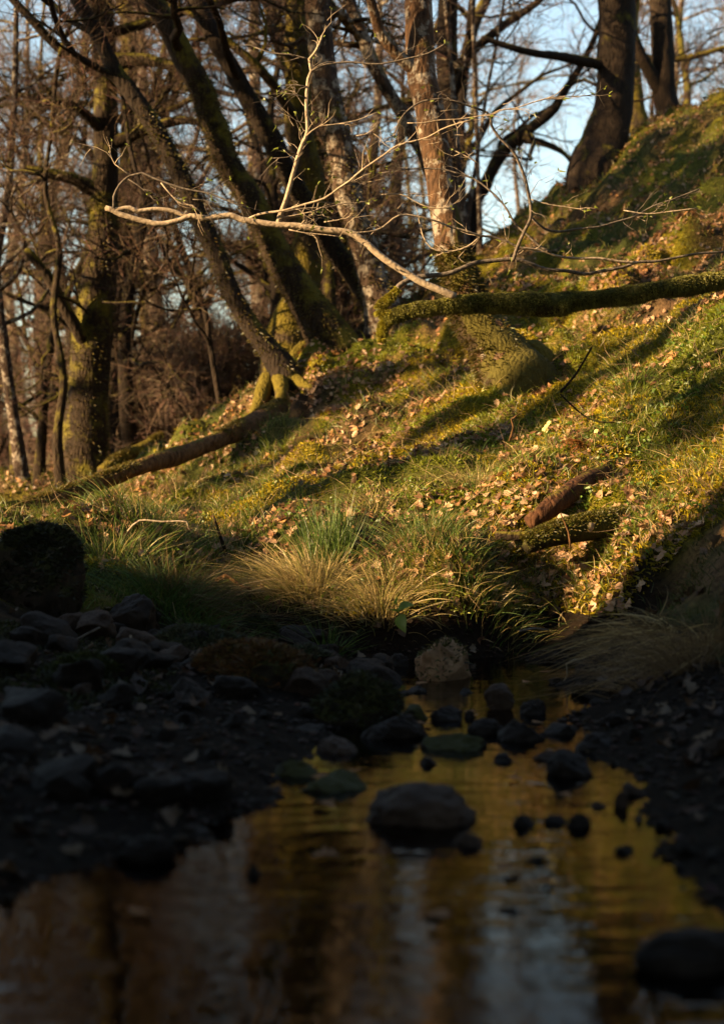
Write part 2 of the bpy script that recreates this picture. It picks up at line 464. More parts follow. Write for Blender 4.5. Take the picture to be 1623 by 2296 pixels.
# far land outside the control points levels out to a low wooded rise
far = smooth01((np.hypot(XY[:, 0], XY[:, 1] - 20) - 35) / 25)
Z = Z * (1 - far) + far * (3.0 + 2.0 * fbm(XY, .04, 2, 9))
soil = np.array([.030, .020, .012]); olive = np.array([.10, .085, .008]); green = np.array([.045, .058, .012]); litter = np.array([.12, .072, .036]); wet = np.array([.010, .0065, .004])
n1 = fbm(XY, 1.3, 4, 21)[:, None]; n2 = fbm(XY, 4, 4, 31)[:, None]
c = soil + (olive - soil) * smooth01((n1 + .25) * 2.5); c = c + (litter - c) * smooth01((n2 + .02) * 3) * .8
c = c + (green - c) * smooth01((fbm(XY, .9, 3, 41)[:, None]) * 3) * .7
lowm = 1 - smooth01((base_h(XY) - .16) / .16)[:, None]
lowm = np.maximum(lowm, (smooth01((1.35 - np.abs(XY[:, 0] - .95) / .33) * 1.5) * smooth01((1.3 - np.abs(XY[:, 1] - 6.25) / .36) * 1.5))[:, None])
c = c * (1 - lowm) + wet * lowm
nx, ny = len(gx), len(gy)
i = np.arange(ny - 1)[:, None] * nx + np.arange(nx - 1)[None]
quads = np.stack([i, i + 1, i + nx + 1, i + nx], -1).reshape(-1, 4)
ga = Acc(); ga.add(np.hstack([XY, Z[:, None]]), q=quads, c=c)
ground = ga.obj('ground', M_ground, kind='structure')

# ------------------------------------------------------------------ water
def make_water():
    m, n, out = newmat('stream_water')
    co = coords(n)
    mp = node(n, 'ShaderNodeMapping'); n.links.new(co, mp.inputs[0]); mp.inputs['Scale'].default_value = (1.0, 3.0, 1)
    a = noise(n, mp.outputs[0], 5, 3, 0.5, 0.3); b = noise(n, mp.outputs[0], 22, 2, 0.5, 0.2)
    # calm and ruffled patches of water
    calm = ramp(n, noise(n, co, 1.6, 2, 0.5), [(0.45, 0.05), (0.62, 1.0)])
    h = math_n(n, 'ADD', math_n(n, 'MULTIPLY', a, 0.6), math_n(n, 'MULTIPLY', math_n(n, 'MULTIPLY', b, 0.22), calm))
    bp = node(n, 'ShaderNodeBump'); bp.inputs['Strength'].default_value = 0.23; bp.inputs['Distance'].default_value = 0.02
    n.links.new(h, bp.inputs['Height'])
    g = node(n, 'ShaderNodeBsdfGlossy'); g.inputs['Roughness'].default_value = 0.03; g.inputs['Color'].default_value = (.86, .86, .86, 1)
    n.links.new(bp.outputs[0], g.inputs['Normal'])
    t = node(n, 'ShaderNodeBsdfTransparent'); t.inputs[0].default_value = (.42, .27, .14, 1)
    f = node(n, 'ShaderNodeFresnel'); f.inputs[0].default_value = 1.33; n.links.new(bp.outputs[0], f.inputs['Normal'])
    mx = node(n, 'ShaderNodeMixShader'); n.links.new(f.outputs[0], mx.inputs[0]); n.links.new(t.outputs[0], mx.inputs[1]); n.links.new(g.outputs[0], mx.inputs[2])
    n.links.new(mx.outputs[0], out.inputs[0])
    ac = Acc(); xs = np.linspace(-1.7, 1.5, 60); ys = np.linspace(-4, 6.3, 160)
    X, Y = np.meshgrid(xs, ys); V = np.stack([X.ravel(), Y.ravel(), 0.0015 * vnoise(np.stack([X.ravel(), Y.ravel()], -1), 5, 2)], -1)
    i = np.arange(159)[:, None] * 60 + np.arange(59)[None]
    ac.add(V, q=np.stack([i, i + 1, i + 61, i + 60], -1).reshape(-1, 4))
    ac.obj('stream_water', m, kind='structure')
make_water()

# ------------------------------------------------------------------ trees
TWC = np.array([.07, .046, .032])
def crown_from(acc_l, acc_t, P, R, t0, nlimb, limb_len, rad_k=.45, spread=.9, sub=5, tw=8, tw2=3, seed=0, tcol=TWC, upb=.35, ltw=1.0, trad=.006):
    """limbs along a trunk polyline; returns nothing, fills limb and twig meshes"""
    r = random.Random(seed); n = len(P)
    b3 = []; d3 = []
    for k in range(nlimb):
        t = t0 + (1 - t0) * (k + r.random() * .8) / nlimb
        i = min(n - 2, int(t * (n - 1)))
        p = P[i]; tr = R[i]
        az = r.uniform(0, 2 * math.pi); up = r.uniform(-.1, .9) * upb * 2
        d = nrm(np.array([math.cos(az) * spread, math.sin(az) * spread, up]))
        L = limb_len * r.uniform(.6, 1.15) * (1 - .45 * (t - t0) / max(1e-3, 1 - t0))
        m = 7; pts = [p]; dd = d.copy()
        for s in range(m):
            dd = nrm(dd + np.array([r.gauss(0, .32), r.gauss(0, .32), r.gauss(.04, .28)]))
            pts.append(pts[-1] + dd * L / m)
        pts = np.array(pts); rr = np.linspace(min(tr * .8, tr * rad_k + .004), .008, m + 1)
        tube(acc_l, pts, rr, 6, step=L / 18)
        for s in range(sub):
            tt = r.uniform(.25, 1.0); j = min(m - 1, int(tt * m)); q = pts[j] + (pts[j + 1] - pts[j]) * (tt * m - j if j < m else 0)
            sd = nrm(nrm(pts[min(j + 1, m)] - pts[j]) * .6 + np.array([r.gauss(0, .6), r.gauss(0, .6), r.gauss(.15, .5)]))
            L2 = L * r.uniform(.25, .5); mm = 4; sp = [q]; s2 = sd.copy()
            for z in range(mm):
                s2 = nrm(s2 + np.array([r.gauss(0, .3), r.gauss(0, .3), r.gauss(.05, .25)])); sp.append(sp[-1] + s2 * L2 / mm)
            sp = np.array(sp); tube(acc_l, sp, np.linspace(max(.006, rr[j] * .55), .005, mm + 1), 4)
            for z in range(tw):
                tt = r.uniform(.1, 1); jj = min(mm - 1, int(tt * mm))
                b3.append(sp[jj] + (sp[jj + 1] - sp[jj]) * (tt * mm - jj)); d3.append(nrm(nrm(sp[jj + 1] - sp[jj]) * .7 + np.array([r.gauss(0, .6), r.gauss(0, .6), r.gauss(.1, .5)])))
    if not b3: return
    b3 = np.array(b3); d3 = np.array(d3)
    L3 = rng.uniform(.25, .6, len(b3)) * ltw
    def colr(N): return np.clip(tcol * rng.uniform(.6, 1.5, (N, 1)) * (1 + rng.normal(0, .08, (N, 3))), .01, .5)
    e, ed = twigs(acc_t, b3, d3, L3, np.full(len(b3), trad), .3, colr(len(b3)))
    if tw2:
        idx = np.repeat(np.arange(len(b3)), tw2); tt = rng.uniform(.2, .95, len(idx))[:, None]
        bb = b3[idx] * (1 - tt) + e[idx] * tt
        twigs(acc_t, bb, nrm(d3[idx] * .6 + rng.normal(0, .55, (len(idx), 3))), rng.uniform(.12, .32, len(idx)) * ltw, np.full(len(idx), trad * .65), .3, colr(len(idx)))

def framed_tree(name, label, spec, mat, group=None, d_base=12, d_top=None, flare=1.35, top_h=4.0, nlimb=9, limb_len=2.2, seed=0, moss_tufts=0, bump=.16, t0=.35, sub=7, tw=8, tw2=3, limbs_extra=(), moss_h=.35, roots=(), wk=1.0, sleeve=0):
    """spec: list of (u, v, width) from the base upward; the stem then grows on above the picture"""
    d_top = d_top or d_base
    spec = [(u, v, wd * wk) for u, v, wd in spec]
    n = len(spec); P = []; R = []
    for k, (u, v, wd) in enumerate(spec):
        d = d_base + (d_top - d_base) * k / (n - 1)
        P.append(pt(u, v, d)); R.append(px(wd, d) / 2)
    P = np.array(P); R = np.array(R)
    g = hgt(P[:1, :2])[0]
    dn = nrm(P[0] - P[1])
    if P[0, 2] > g - .05:      # carry the foot into the ground
        ext = P[0] + np.array([dn[0] * .3, dn[1] * .3, 0]) * max(0, P[0, 2] - g) ; ext[2] = min(g, hgt(ext[None, :2])[0]) - .12 - R[0] * 1.1
        P = np.vstack([ext, P]); R = np.concatenate([[R[0] * flare], R])
    dr = nrm(P[-1] - P[-2])
    q = P[-1].copy(); r0 = R[-1]
    rr = random.Random(seed)
    for k in range(5):
        dr = nrm(dr + np.array([rr.gauss(0, .12), rr.gauss(0, .12), .22])); q = q + dr * top_h / 5
        P = np.vstack([P, q]); R = np.append(R, max(.02, r0 * (1 - .17 * (k + 1))))
    base = P[0].copy(); base[2] = max(base[2], g - .02)
    root = thing(name, label, 'tree', tuple(base), group)
    Pl = P - base
    ta = Acc(); PP, RR = tube(ta, Pl, R, 22, step=.05, bump=bump, bscale=9, seed=seed, stretch=2.5)
    ta.obj('trunk', mat, root)
    if sleeve:
        k_ = int(len(PP) * sleeve); sa_ = Acc(); tube(sa_, PP[:k_], RR[:k_] * np.linspace(1.12, .98, k_), 22, bump=.22, bscale=9, seed=seed + 4); sa_.obj('moss_sleeve', M_foot, root)
    la = Acc(); tw_a = Acc()
    crown_from(la, tw_a, PP, RR, t0, nlimb, limb_len, seed=seed, sub=sub, tw=tw, tw2=tw2)
    for (path, r0, r1) in limbs_extra:
        Q = np.array([pt(*p) for p in path]) - base
        tube(la, Q, np.linspace(r0, r1, len(Q)), 10, step=.06, bump=.2, bscale=10, seed=seed + 3)
        n_l = len(Q)
    for (path, w0, w1) in roots:
        Q = np.array([pt(*p) for p in path]); zz = hgt(Q[:, :2]); Q[:, 2] = np.minimum(Q[:, 2], zz + .12); Q[-1, 2] = zz[-1] - .05; Q -= base
        qa = Acc(); QP, QR = tube(qa, Q, np.linspace(px(w0, path[0][2]) / 2, px(w1, path[-1][2]) / 2, len(Q)), 10, step=.05, bump=.3, bscale=9, seed=seed + 9); ro = qa.obj('root', M_mossy, root)
    la.obj('limbs', mat, root, kind='stuff')
    if tw_a.n: tw_a.obj('twigs', M_twig, root, kind='stuff')
    if moss_tufts:
        ma = Acc(); k = rng.integers(0, max(2, int(len(PP) * moss_h)), moss_tufts)
        a = rng.uniform(0, 2 * math.pi, moss_tufts); ddir = np.stack([np.cos(a), np.sin(a), rng.normal(0.1, .3, moss_tufts)], -1)
        nn = nrm(ddir); b = PP[k] + nn * (RR[k] * rng.uniform(.9, 1.02, moss_tufts))[:, None] + nrm(np.gradient(PP, axis=0))[k] * rng.uniform(-.03, .03, (moss_tufts, 1))
        cc = np.array([.075, .06, .010]) * rng.uniform(.6, 1.3, (moss_tufts, 1)) * (1 + rng.normal(0, .1, (moss_tufts, 3)))
        blades(ma, b, nn + [0, 0, -.2], rng.uniform(.018, .045, moss_tufts), rng.uniform(.007, .015, moss_tufts), np.full(moss_tufts, .5), np.clip(cc, .005, .4), 2)
        ma.obj('moss', M_moss, root, kind='stuff')
    return root

framed_tree('birch_tree', 'lichen-flecked birch behind the mossy overhanging limb, its foot bulging with moss', [(1165, 880, 150), (1140, 830, 120), (1105, 769, 96), (1062, 716, 82), (1033, 625, 66), (1011, 559, 60), (1001, 493, 58), (992, 436, 58), (983, 370, 56), (970, 309, 57), (961, 243, 57), (948, 185, 57), (943, 124, 56), (938, 20, 54)], M_birch, d_base=9.5, d_top=10.3, wk=1.15, roots=[([(1160, 840, 9.6), (1200, 870, 9.4), (1240, 910, 9.2)], 80, 24), ([(1125, 810, 9.6), (1135, 880, 9.3), (1110, 930, 9.1)], 70, 24), ([(1150, 790, 9.7), (1195, 800, 9.7), (1225, 850, 9.6)], 110, 60)], seed=3, moss_tufts=16000, moss_h=.2, sleeve=.24, nlimb=5, bump=.12, limb_len=1.6)
framed_tree('leaning_oak', 'thin dark oak leaning left, leftmost of the three leaning stems', [(640, 845, 66), (600, 780, 46), (573, 747, 40), (520, 659, 38), (480, 560, 38), (432, 449, 38), (379, 344, 38), (344, 282, 36), (300, 215, 34), (260, 160, 32), (225, 90, 30), (180, 10, 28)], M_oakdark, d_base=12.4, wk=1.1, seed=11, nlimb=8, moss_tufts=2500, roots=[([(600, 820, 12.4), (575, 860, 12.1), (555, 900, 11.8), (520, 950, 11.5)], 40, 16), ([(625, 840, 12.4), (630, 890, 12.1), (600, 940, 11.8)], 40, 18), ([(640, 840, 12.4), (690, 870, 12.2), (730, 890, 12)], 40, 18)])
framed_tree('leaning_oak', 'stout mossy oak leaning left in the middle of the three leaning stems', [(765, 800, 100), (722, 730, 82), (683, 672, 70), (640, 600, 58), (611, 550, 52), (586, 493, 50), (555, 436, 50), (529, 401, 48), (502, 352, 50), (489, 304, 50), (467, 243, 48), (445, 185, 48), (410, 124, 46), (355, 20, 42)], M_oak, d_base=12.8, wk=1.15, seed=12, nlimb=9, moss_tufts=6000, roots=[([(735, 780, 12.8), (700, 820, 12.5), (670, 870, 12.2)], 54, 22), ([(770, 790, 12.8), (800, 840, 12.4), (810, 880, 12)], 54, 20), ([(720, 760, 12.9), (670, 790, 12.8), (640, 820, 12.6)], 46, 20)])
framed_tree('leaning_oak', 'slim dark oak leaning left against the mossy straight trunk', [(850, 700, 60), (797, 617, 46), (749, 560, 42), (696, 471, 40), (665, 423, 40), (639, 375, 40), (612, 317, 40), (586, 273, 39), (559, 225, 38), (533, 177, 37), (502, 124, 36), (450, 20, 34)], M_oakdark, d_base=13.2, wk=1.12, seed=13, nlimb=8, moss_tufts=1500)
framed_tree('mossy_tree', 'straight trunk thick with yellow moss rising behind the leaning oaks', [(640, 800, 110), (655, 716, 84), (683, 647, 66), (687, 559, 62), (700, 471, 60), (694, 383, 60), (672, 295, 60), (667, 207, 58), (667, 124, 56), (668, 20, 52)], M_mossy, d_base=14.0, seed=14, nlimb=8, moss_tufts=3000)
framed_tree('birch_tree', 'pale grey lichened birch left of the tall birch, leaning slightly left', [(865, 715, 84), (840, 640, 62), (811, 545, 56), (784, 449, 54), (766, 361, 54), (749, 273, 54), (731, 185, 54), (722, 124, 52), (712, 20, 50)], M_birch2, d_base=12.9, wk=1.12, seed=15, nlimb=7, moss_tufts=2500)
framed_tree('birch_tree', 'narrow lichened stem crossing behind the tall birch towards upper left', [(1040, 640, 44), (1000, 500, 36), (957, 361, 33), (930, 309, 32), (908, 264, 31), (877, 216, 31), (851, 172, 30), (829, 124, 30), (790, 20, 28)], M_birch2, d_base=13.3, seed=16, nlimb=6)
framed_tree('oak_tree', 'broad dark oak on the hilltop against the bright sky', [(1345, 372, 140), (1353, 326, 108), (1368, 273, 92), (1378, 207, 86), (1380, 119, 84), (1382, 10, 82)], M_oakdark, d_base=18.0, seed=17, nlimb=7, limb_len=3.0, t0=.3, top_h=5,
    limbs_extra=[([(1378, 150, 18), (1310, 138, 17.8), (1251, 126, 17.5), (1181, 116, 17.2), (1080, 85, 17)], .075, .03)])
framed_tree('oak_tree', 'far oak leaning right across the sky gap with a drooping limb', [(1060, 470, 36), (1085, 420, 30), (1119, 352, 28), (1163, 308, 26), (1234, 251, 22), (1258, 215, 19), (1300, 150, 16), (1330, 90, 13)], M_oakdark, d_base=20.5, seed=41, nlimb=13, limb_len=2.4, t0=.2, top_h=2.5,
    limbs_extra=[([(1163, 310, 20.5), (1220, 322, 20.4), (1265, 345, 20.3), (1290, 380, 20.2)], .06, .02)])
framed_tree('oak_tree', 'dark oak trunk at the right edge beyond the hilltop oak', [(1500, 300, 80), (1497, 255, 56), (1489, 207, 50), (1485, 119, 50), (1480, 10, 48)], M_oakdark, d_base=19.5, seed=18, nlimb=9, limb_len=3.5, top_h=5,
    limbs_extra=[([(1486, 215, 19.5), (1455, 160, 19.4), (1430, 110, 19.3), (1400, 20, 19.2)], .10, .06)])
framed_tree('oak_tree', 'tall mossy twin trunk at far left, its right side in deep shade', [(190, 1075, 125), (193, 1010, 104), (197, 900, 92), (205, 780, 88), (216, 680, 84), (225, 600, 76), (231, 510, 66), (234, 449, 60), (238, 361, 56), (238, 229, 54), (234, 124, 52), (228, 10, 50)], M_oak, d_base=14.6, seed=19, nlimb=10, limb_len=3.6, t0=.45, sub=6, moss_tufts=5000,
    limbs_extra=[([(205, 790, 14.6), (175, 740, 14.4), (140, 680, 14.3), (112, 625, 14.2), (60, 560, 14.1)], .07, .04), ([(236, 330, 14.6), (330, 290, 14.5), (420, 270, 14.4), (520, 300, 14.3)], .07, .02),
                 ([(236, 440, 14.6), (160, 400, 14.5), (60, 380, 14.4)], .08, .04), ([(234, 140, 14.6), (330, 135, 14.4), (440, 165, 14.2)], .09, .03), ([(236, 300, 14.6), (170, 240, 14.3), (100, 230, 14)], .06, .03)])
framed_tree('oak_tree', 'sunlit yellow mossed trunk just right of the far left twin trunk', [(260, 1020, 90), (262, 960, 66), (266, 848, 58), (275, 716, 54), (275, 606, 48), (280, 480, 44), (290, 330, 40), (290, 150, 36), (285, 10, 34)], M_mossy, d_base=18.5, seed=20, nlimb=12, limb_len=3.2, t0=.3, moss_tufts=2500)
framed_tree('sapling', 'slender curved sapling standing behind the fallen log', [(505, 960, 16), (485, 857, 13), (471, 769, 12), (458, 694, 12), (423, 637, 11), (379, 584, 10), (340, 500, 8)], M_oakdark, d_base=13.6, seed=21, nlimb=10, limb_len=1.2, top_h=1.5, t0=.2, sub=4, tw=6)
framed_tree('sapling', 'thin mossy stem at left edge beside the twin trunk', [(139, 1110, 28), (130, 980, 21), (143, 850, 17), (121, 700, 15), (133, 560, 13), (103, 430, 11), (115, 300, 9)], M_oak, d_base=14.0, seed=22, nlimb=9, limb_len=1.3, t0=.2)
for k, (u0, v0, u1, wd, d, lab) in enumerate([(1040, 520, 1008, 12, 16, 'straight pale pole stem right of the tall birch'), (1075, 500, 1062, 9, 17, 'faint straight pole stem left of the sky gap'), (1050, 480, 1110, 8, 17.5, 'thin pole stem tilting right towards the sky gap')]):
    framed_tree('sapling', lab, [(u0, v0, wd * 1.4), (u0 * .7 + u1 * .3, v0 - 120, wd), (u0 * .35 + u1 * .65, v0 - 260, wd), (u1, 110, wd * .9), (u1 + (u1 - u0) * .3, 10, wd * .8)], M_birch2, d_base=d, seed=30 + k, nlimb=7, limb_len=1.0, top_h=2, t0=.5, sub=3, tw=5)

# background wood: eight grown trees, copied
protos = []
def bg_tree(seed, h, r, kind):
    rr = random.Random(seed)
    P = [np.zeros(3)]; d = np.array([rr.gauss(0, .12), rr.gauss(0, .12), 1.0])
    for k in range(9):
        d = nrm(d + np.array([rr.gauss(0, .13), rr.gauss(0, .13), .2])); P.append(P[-1] + d * h / 9)
    P = np.array(P); P[0, 2] = -.3
    R = np.array([r * 1.4] + [r * (1 - .85 * k / 9) for k in range(1, 10)])
    root = thing('bare_tree', 'bare twiggy tree in the blurred brown wood behind the fallen log', 'tree', (0, 0, 0), 'bare trees of the wood behind')
    ta = Acc(); PP, RR = tube(ta, P, R, 12, step=.15, bump=.15, bscale=5, seed=seed); ta.obj('trunk', kind, root)
    la = Acc(); tw = Acc()
    crown_from(la, tw, PP, RR, .22, 13, h * .36, seed=seed, sub=6, tw=8, tw2=3, upb=.45, ltw=1.2, trad=.006, tcol=np.array([.13, .09, .065]))
    la.obj('limbs', kind, root, kind='stuff'); tw.obj('twigs', M_twig, root, kind='stuff')
    return root
def bg_shrub(seed, h):
    rr = random.Random(seed)
    root = thing('bare_shrub', 'leafless brown shrub in the thicket beyond the fallen log', 'shrub', (0, 0, 0), 'leafless shrubs of the thicket')
    la = Acc(); tw = Acc()
    for s in range(7):
        P = [np.array([rr.gauss(0, .2), rr.gauss(0, .2), -.1])]; d = np.array([rr.gauss(0, .4), rr.gauss(0, .4), 1.0])
        for k in range(6):
            d = nrm(d + np.array([rr.gauss(0, .2), rr.gauss(0, .2), .12])); P.append(P[-1] + d * h / 6)
        PP, RR = tube(la, np.array(P), np.linspace(.03, .008, 7), 5, step=.2)
        crown_from(la, tw, PP, RR, .1, 7, h * .3, seed=seed * 9 + s, sub=3, tw=6, tw2=4, ltw=1.1, trad=.007, tcol=np.array([.14, .095, .07]))
    la.obj('stems', M_oakdark, root, kind='stuff'); tw.obj('twigs', M_twig, root, kind='stuff')
    return root
protos = [bg_tree(100 + k, 8 + (k % 4) * 1.5, .12 + .035 * (k % 3), [M_oak, M_oakdark, M_mossy, M_birch2][k % 4]) for k in range(8)]
shr = [bg_shrub(200 + k, 1.4 + .35 * k) for k in range(4)]
def put(protos_, used, x, y, sc, rz, k, label=None, group=None):
    z = hgt(np.array([[x, y]]))[0] if math.hypot(x, y - 20) < 35 else None
    if z is None:
        f = smooth01((math.hypot(x, y - 20) - 35) / 25); z = hgt(np.array([[x, y]]))[0] * (1 - f) + f * (3.0 + 2.0 * fbm(np.array([[x, y]]), .04, 2, 9)[0])
    p = protos_[k % len(protos_)]
    if k % len(protos_) not in used:
        used.add(k % len(protos_)); o = p; o.location = (x, y, z); o.rotation_euler = (0, 0, rz); o.scale = (sc,) * 3
        if label: o['label'] = label
        if group: o['group'] = group
    else: o = copy_thing(p, (x, y, z), rz, sc, label, group)
    return o
rb = random.Random(5); used = set(); k = 0
spots = []
for y, n in ((19, 3), (22, 6), (26, 7), (31, 8), (37, 8), (44, 8), (53, 8)):
    for q in range(n):
        x0, x1 = -.30 * y - 1, .28 * y + 2
        x = x0 + (x1 - x0) * (q + rb.uniform(.1, .9)) / n; yy = y + rb.uniform(-1.5, 1.5)
        u = 811.5 + x / yy * FPX
        if yy < 25 and u > 1050: continue
        if u > 1060 and u < 1340 and (y < 35 or rb.random() < .3): continue
        spots.append((x, yy))
for (x, y) in spots:
    put(protos, used, x, y, rb.uniform(.85, 1.25), rb.uniform(0, 6.28), k); k += 1
for k in range(15):
    y = rb.uniform(15.5, 21); x = rb.uniform(-.27 * y, .03 * y)
    put(protos, used, x, y, rb.uniform(.5, .68), rb.uniform(0, 6.28), (0, 1, 4, 5, 3, 1, 5)[k % 7], 'slim young bare tree with fine twigs among the trunks behind the log', 'young bare trees among the trunks')
used2 = set(); k = 0
for y, n in ((18, 3), (21, 4), (24, 5), (29, 6), (35, 7)):
    for q in range(n):
        x0, x1 = -.29 * y, (.02 * y if y < 22 else .16 * y)
        x = x0 + (x1 - x0) * (q + rb.uniform(.05, .95)) / n
        if 811.5 + x / y * FPX > 880: continue
        put(shr, used2, x, y + rb.uniform(-1, 1), rb.uniform(.8, 1.3), rb.uniform(0, 6.28), k); k += 1

# trees beyond the picture that shade stream and slope; the evergreens are added for it
def hs(h, s): return SH * s + np.array([-SH[1], SH[0]]) * h * (1 if True else 1)
EH = np.array([0.373, -0.928])
def at_hs(h, s): return SH * s + EH * h
for k, (h, s, sc) in enumerate([(-8.6, 9, .9), (-10.4, 8, 1.1), (-12.9, 10, 1.2), (-15.2, 8, 1.1), (-4.5, 7, 1.2), (-2, 6, 1.2), (-17, 11, 1.1), (1, 8, 1.2)]):
    p = at_hs(h, s)
    put(protos, used, p[0], p[1], sc, k * 1.3, k + 3, 'bare tree on the left bank shading the stream', 'bare trees on the left bank')
def holly(name, h, s, hgt_m, r, seed, z0f=.0, n=5200):  # evergreen bush added out of view to shade the stream
    p = at_hs(h, s); z = hgt(p[None])[0]
    root = thing(name, 'dense evergreen holly added out of view on the left bank to shade the stream', 'shrub', (p[0], p[1], z), 'hollies added to shade the stream')
    ta = Acc(); tube(ta, np.array([[0, 0, -.2], [.05, 0, hgt_m * .4], [0, .05, hgt_m * .9]]), np.array([.1, .07, .02]), 8, step=.2); ta.obj('trunk', M_oakdark, root)
    a = Acc()
    q = nrm(rng.normal(size=(n, 3))) * (rng.uniform(.35, 1, (n, 1)) ** .5)
    q *= 1 + .25 * fbm(q, 2.5, 3, seed)[:, None]
    c0 = hgt_m * (.5 + z0f * .5); q = q * [r, r, hgt_m * .5 * (1 - z0f)] + [0, 0, c0]
    blades(a, q, rng.normal(size=(n, 3)), rng.uniform(.12, .2, n), rng.uniform(.08, .13, n), np.full(n, .3), np.tile([.02, .035, .012], (n, 1)) * rng.uniform(.6, 1.4, (n, 1)), 2)
    a.obj('foliage', M_grass, root, kind='stuff')
for k, (h, s, hh, r, zf) in enumerate([(-4.55, 3.6, 4.6, .85, 0), (-3.4, 3.4, 4.6, 1.2, 0), (-1.6, 3.4, 4.6, 1.3, 0), (.4, 3.6, 4.6, 1.3, 0), (-4.0, 5.6, 6.5, 1.4, 0), (-2.2, 5.8, 7, 1.5, 0), (-.2, 5.8, 7, 1.5, 0), (2.0, 5.0, 6.5, 1.6, 0)]):
    holly('shade_holly', h, s, hh, r, 50 + k, zf)

def pine(h, s, zc, r, hc, seed, n=5000, name='shade_pine', label='tall pine with a high dark crown, added out of view to block light'):
    p = at_hs(h, s); z = hgt(p[None])[0]
    root = thing(name, label, 'tree', (p[0], p[1], z), 'pines added out of view to block light' if name == 'shade_pine' else None)
    ta = Acc(); tube(ta, np.array([[0, 0, -.2], [.1, 0, zc * .5], [0, .1, zc], [.05, .1, zc + hc * .8]]), np.array([.2, .16, .12, .03]) * (1.0 if r > 1 else .12), 12, step=.2, bump=.15, seed=seed); ta.obj('trunk', M_oak, root)
    a = Acc(); q = nrm(rng.normal(size=(n, 3))) * (rng.uniform(.3, 1, (n, 1)) ** .5)
    q *= 1 + .3 * fbm(q, 2.2, 3, seed)[:, None]
    q = q * [r, r, hc * .5] + [0, 0, zc + hc * .5]
    lk = 1.0 if r > 1 else .3
    blades(a, q, rng.normal(size=(n, 3)), rng.uniform(.25, .45, n) * lk, rng.uniform(.12, .2, n) * lk, np.full(n, .3), np.tile([.02, .032, .014], (n, 1)) * rng.uniform(.6, 1.4, (n, 1)), 2)
    a.obj('crown', M_grass, root, kind='stuff')
for k, (x_, y_, zc, r, hc) in enumerate([(-3.6, .2, 6.5, 3.2, 5), (3.2, 1.2, 6.0, 3.2, 5), (3.6, -2.5, 5.5, 3.2, 5), (-3.2, -3.8, 5, 3.2, 5), (.3, -6.5, 3.5, 3.4, 7), (6.5, 1.5, 3.5, 3, 6)]):  # crowns overhead and behind the camera, added to darken the foreground
    q_ = np.array([x_, y_]); pine(q_ @ EH, q_ @ SH, zc, r, hc, 90 + k)
for k, (h, s, zc, r, hc) in enumerate([(-5.3, 8.5, 6.2, 2.6, 6), (-9.6, 10, 8.5, 2.4, 6), (-4.2, 9.5, 5.5, 2.6, 7), (-1.0, 9, 5, 2.6, 7), (-7.6, 13, 10, 2.8, 7), (2.5, 8, 5, 2.6, 7)]):  # crowns added on the sunward side to block sky glow
    pine(h, s, zc, r, hc, 70 + k)

pine(-6.22, 5.0, 1.55, .36, .8, 99, 600, 'shade_yew', 'small unseen yew added on the left bank crest to shade the mossy limb')  # unseen crown added to keep the mossy limb in shade

for k, (h, s, w0_, r, hc) in enumerate([(-10.8, 6.0, 2.25, .62, .6), (-12.2, 6.5, 5.1, .65, 1.1), (-11.3, 5.2, 3.5, .3, .9)]):  # unseen crowns added as shade casters for parts of the slope
    p_ = at_hs(h, s); pine(h, s, w0_ + .287 * s - hgt(p_[None])[0], r, hc, 110 + k, 900, 'shade_tree', ['slim unseen tree added to shade the slope, nearest the stream', 'tallest unseen tree added to shade the slope', 'narrow unseen tree added to shade the slope'][k])

# ------------------------------------------------------------------ fallen logs
def log(name, label, path, R, mat, moss=0, bump=.2, mcol=(.11, .085, .014), seed=0, bscale=10, stretch=5, msz=1.0):
    P = np.array(path); base = P[len(P) // 2].copy(); base[2] -= R[len(P) // 2]
    root = thing(name, label, 'log', tuple(base))
    a = Acc(); PP, RR = tube(a, P - base, np.array(R), 20, step=.03, bump=bump, bscale=bscale, seed=seed, stretch=stretch)
    a.obj('log_body', mat, root)
    if moss:
        k = rng.integers(0, len(PP), moss)
        dens = fbm(PP, 3.0, 2, seed + 5)[k]
        k = k[dens > min(-.12, np.median(dens) - .02)]; n = len(k)
        T = nrm(np.gradient(PP, axis=0))[k]
        sd = nrm(np.cross(T, [0, 0, 1.0])); upv = np.cross(sd, T)
        th = rng.normal(0, .65, n)[:, None]; nn = upv * np.cos(th) + sd * np.sin(th)
        nn = nn * np.sign(upv[:, 2:3])
        b = PP[k] + nn * (RR[k] * rng.uniform(.9, 1.1, n))[:, None] + T * rng.uniform(-.018, .018, (n, 1))
        cc = np.array(mcol) * rng.uniform(.5, 1.4, (n, 1)) * (1 + rng.normal(0, .1, (n, 3)))
        ma = Acc(); blades(ma, b, nn + rng.normal(0, .35, (n, 3)), rng.uniform(.014, .034, n) * msz, rng.uniform(.005, .010, n) * msz, np.full(n, .4), np.clip(cc, .004, .4), 2)
        ma.obj('moss', M_moss, root, kind='stuff')
    return root
def R3(X, Y): return 97.4 + .44 * X, 584.3 + .44 * Y
def R4(X, Y): return 811.5 + .44 * X, 584.3 + .44 * Y
def R1(X, Y): return 97.4 + .44 * X, 97.4 + .44 * Y
def R2(X, Y): return 811.5 + .44 * X, 97.4 + .44 * Y
def R5(X, Y): return 97.4 + .44 * X, 1136 + .44 * Y
def R6(X, Y): return 811.5 + .44 * X, 1136 + .44 * Y
lp = [(-160, 1285, 9.6), (20, 1220, 9.8), (140, 1178, 10.0), (300, 1124, 10.2), (500, 1055, 10.5), (750, 970, 10.9), (900, 915, 11.1), (1040, 850, 11.4), (1150, 790, 11.8), (1260, 730, 12.3)]
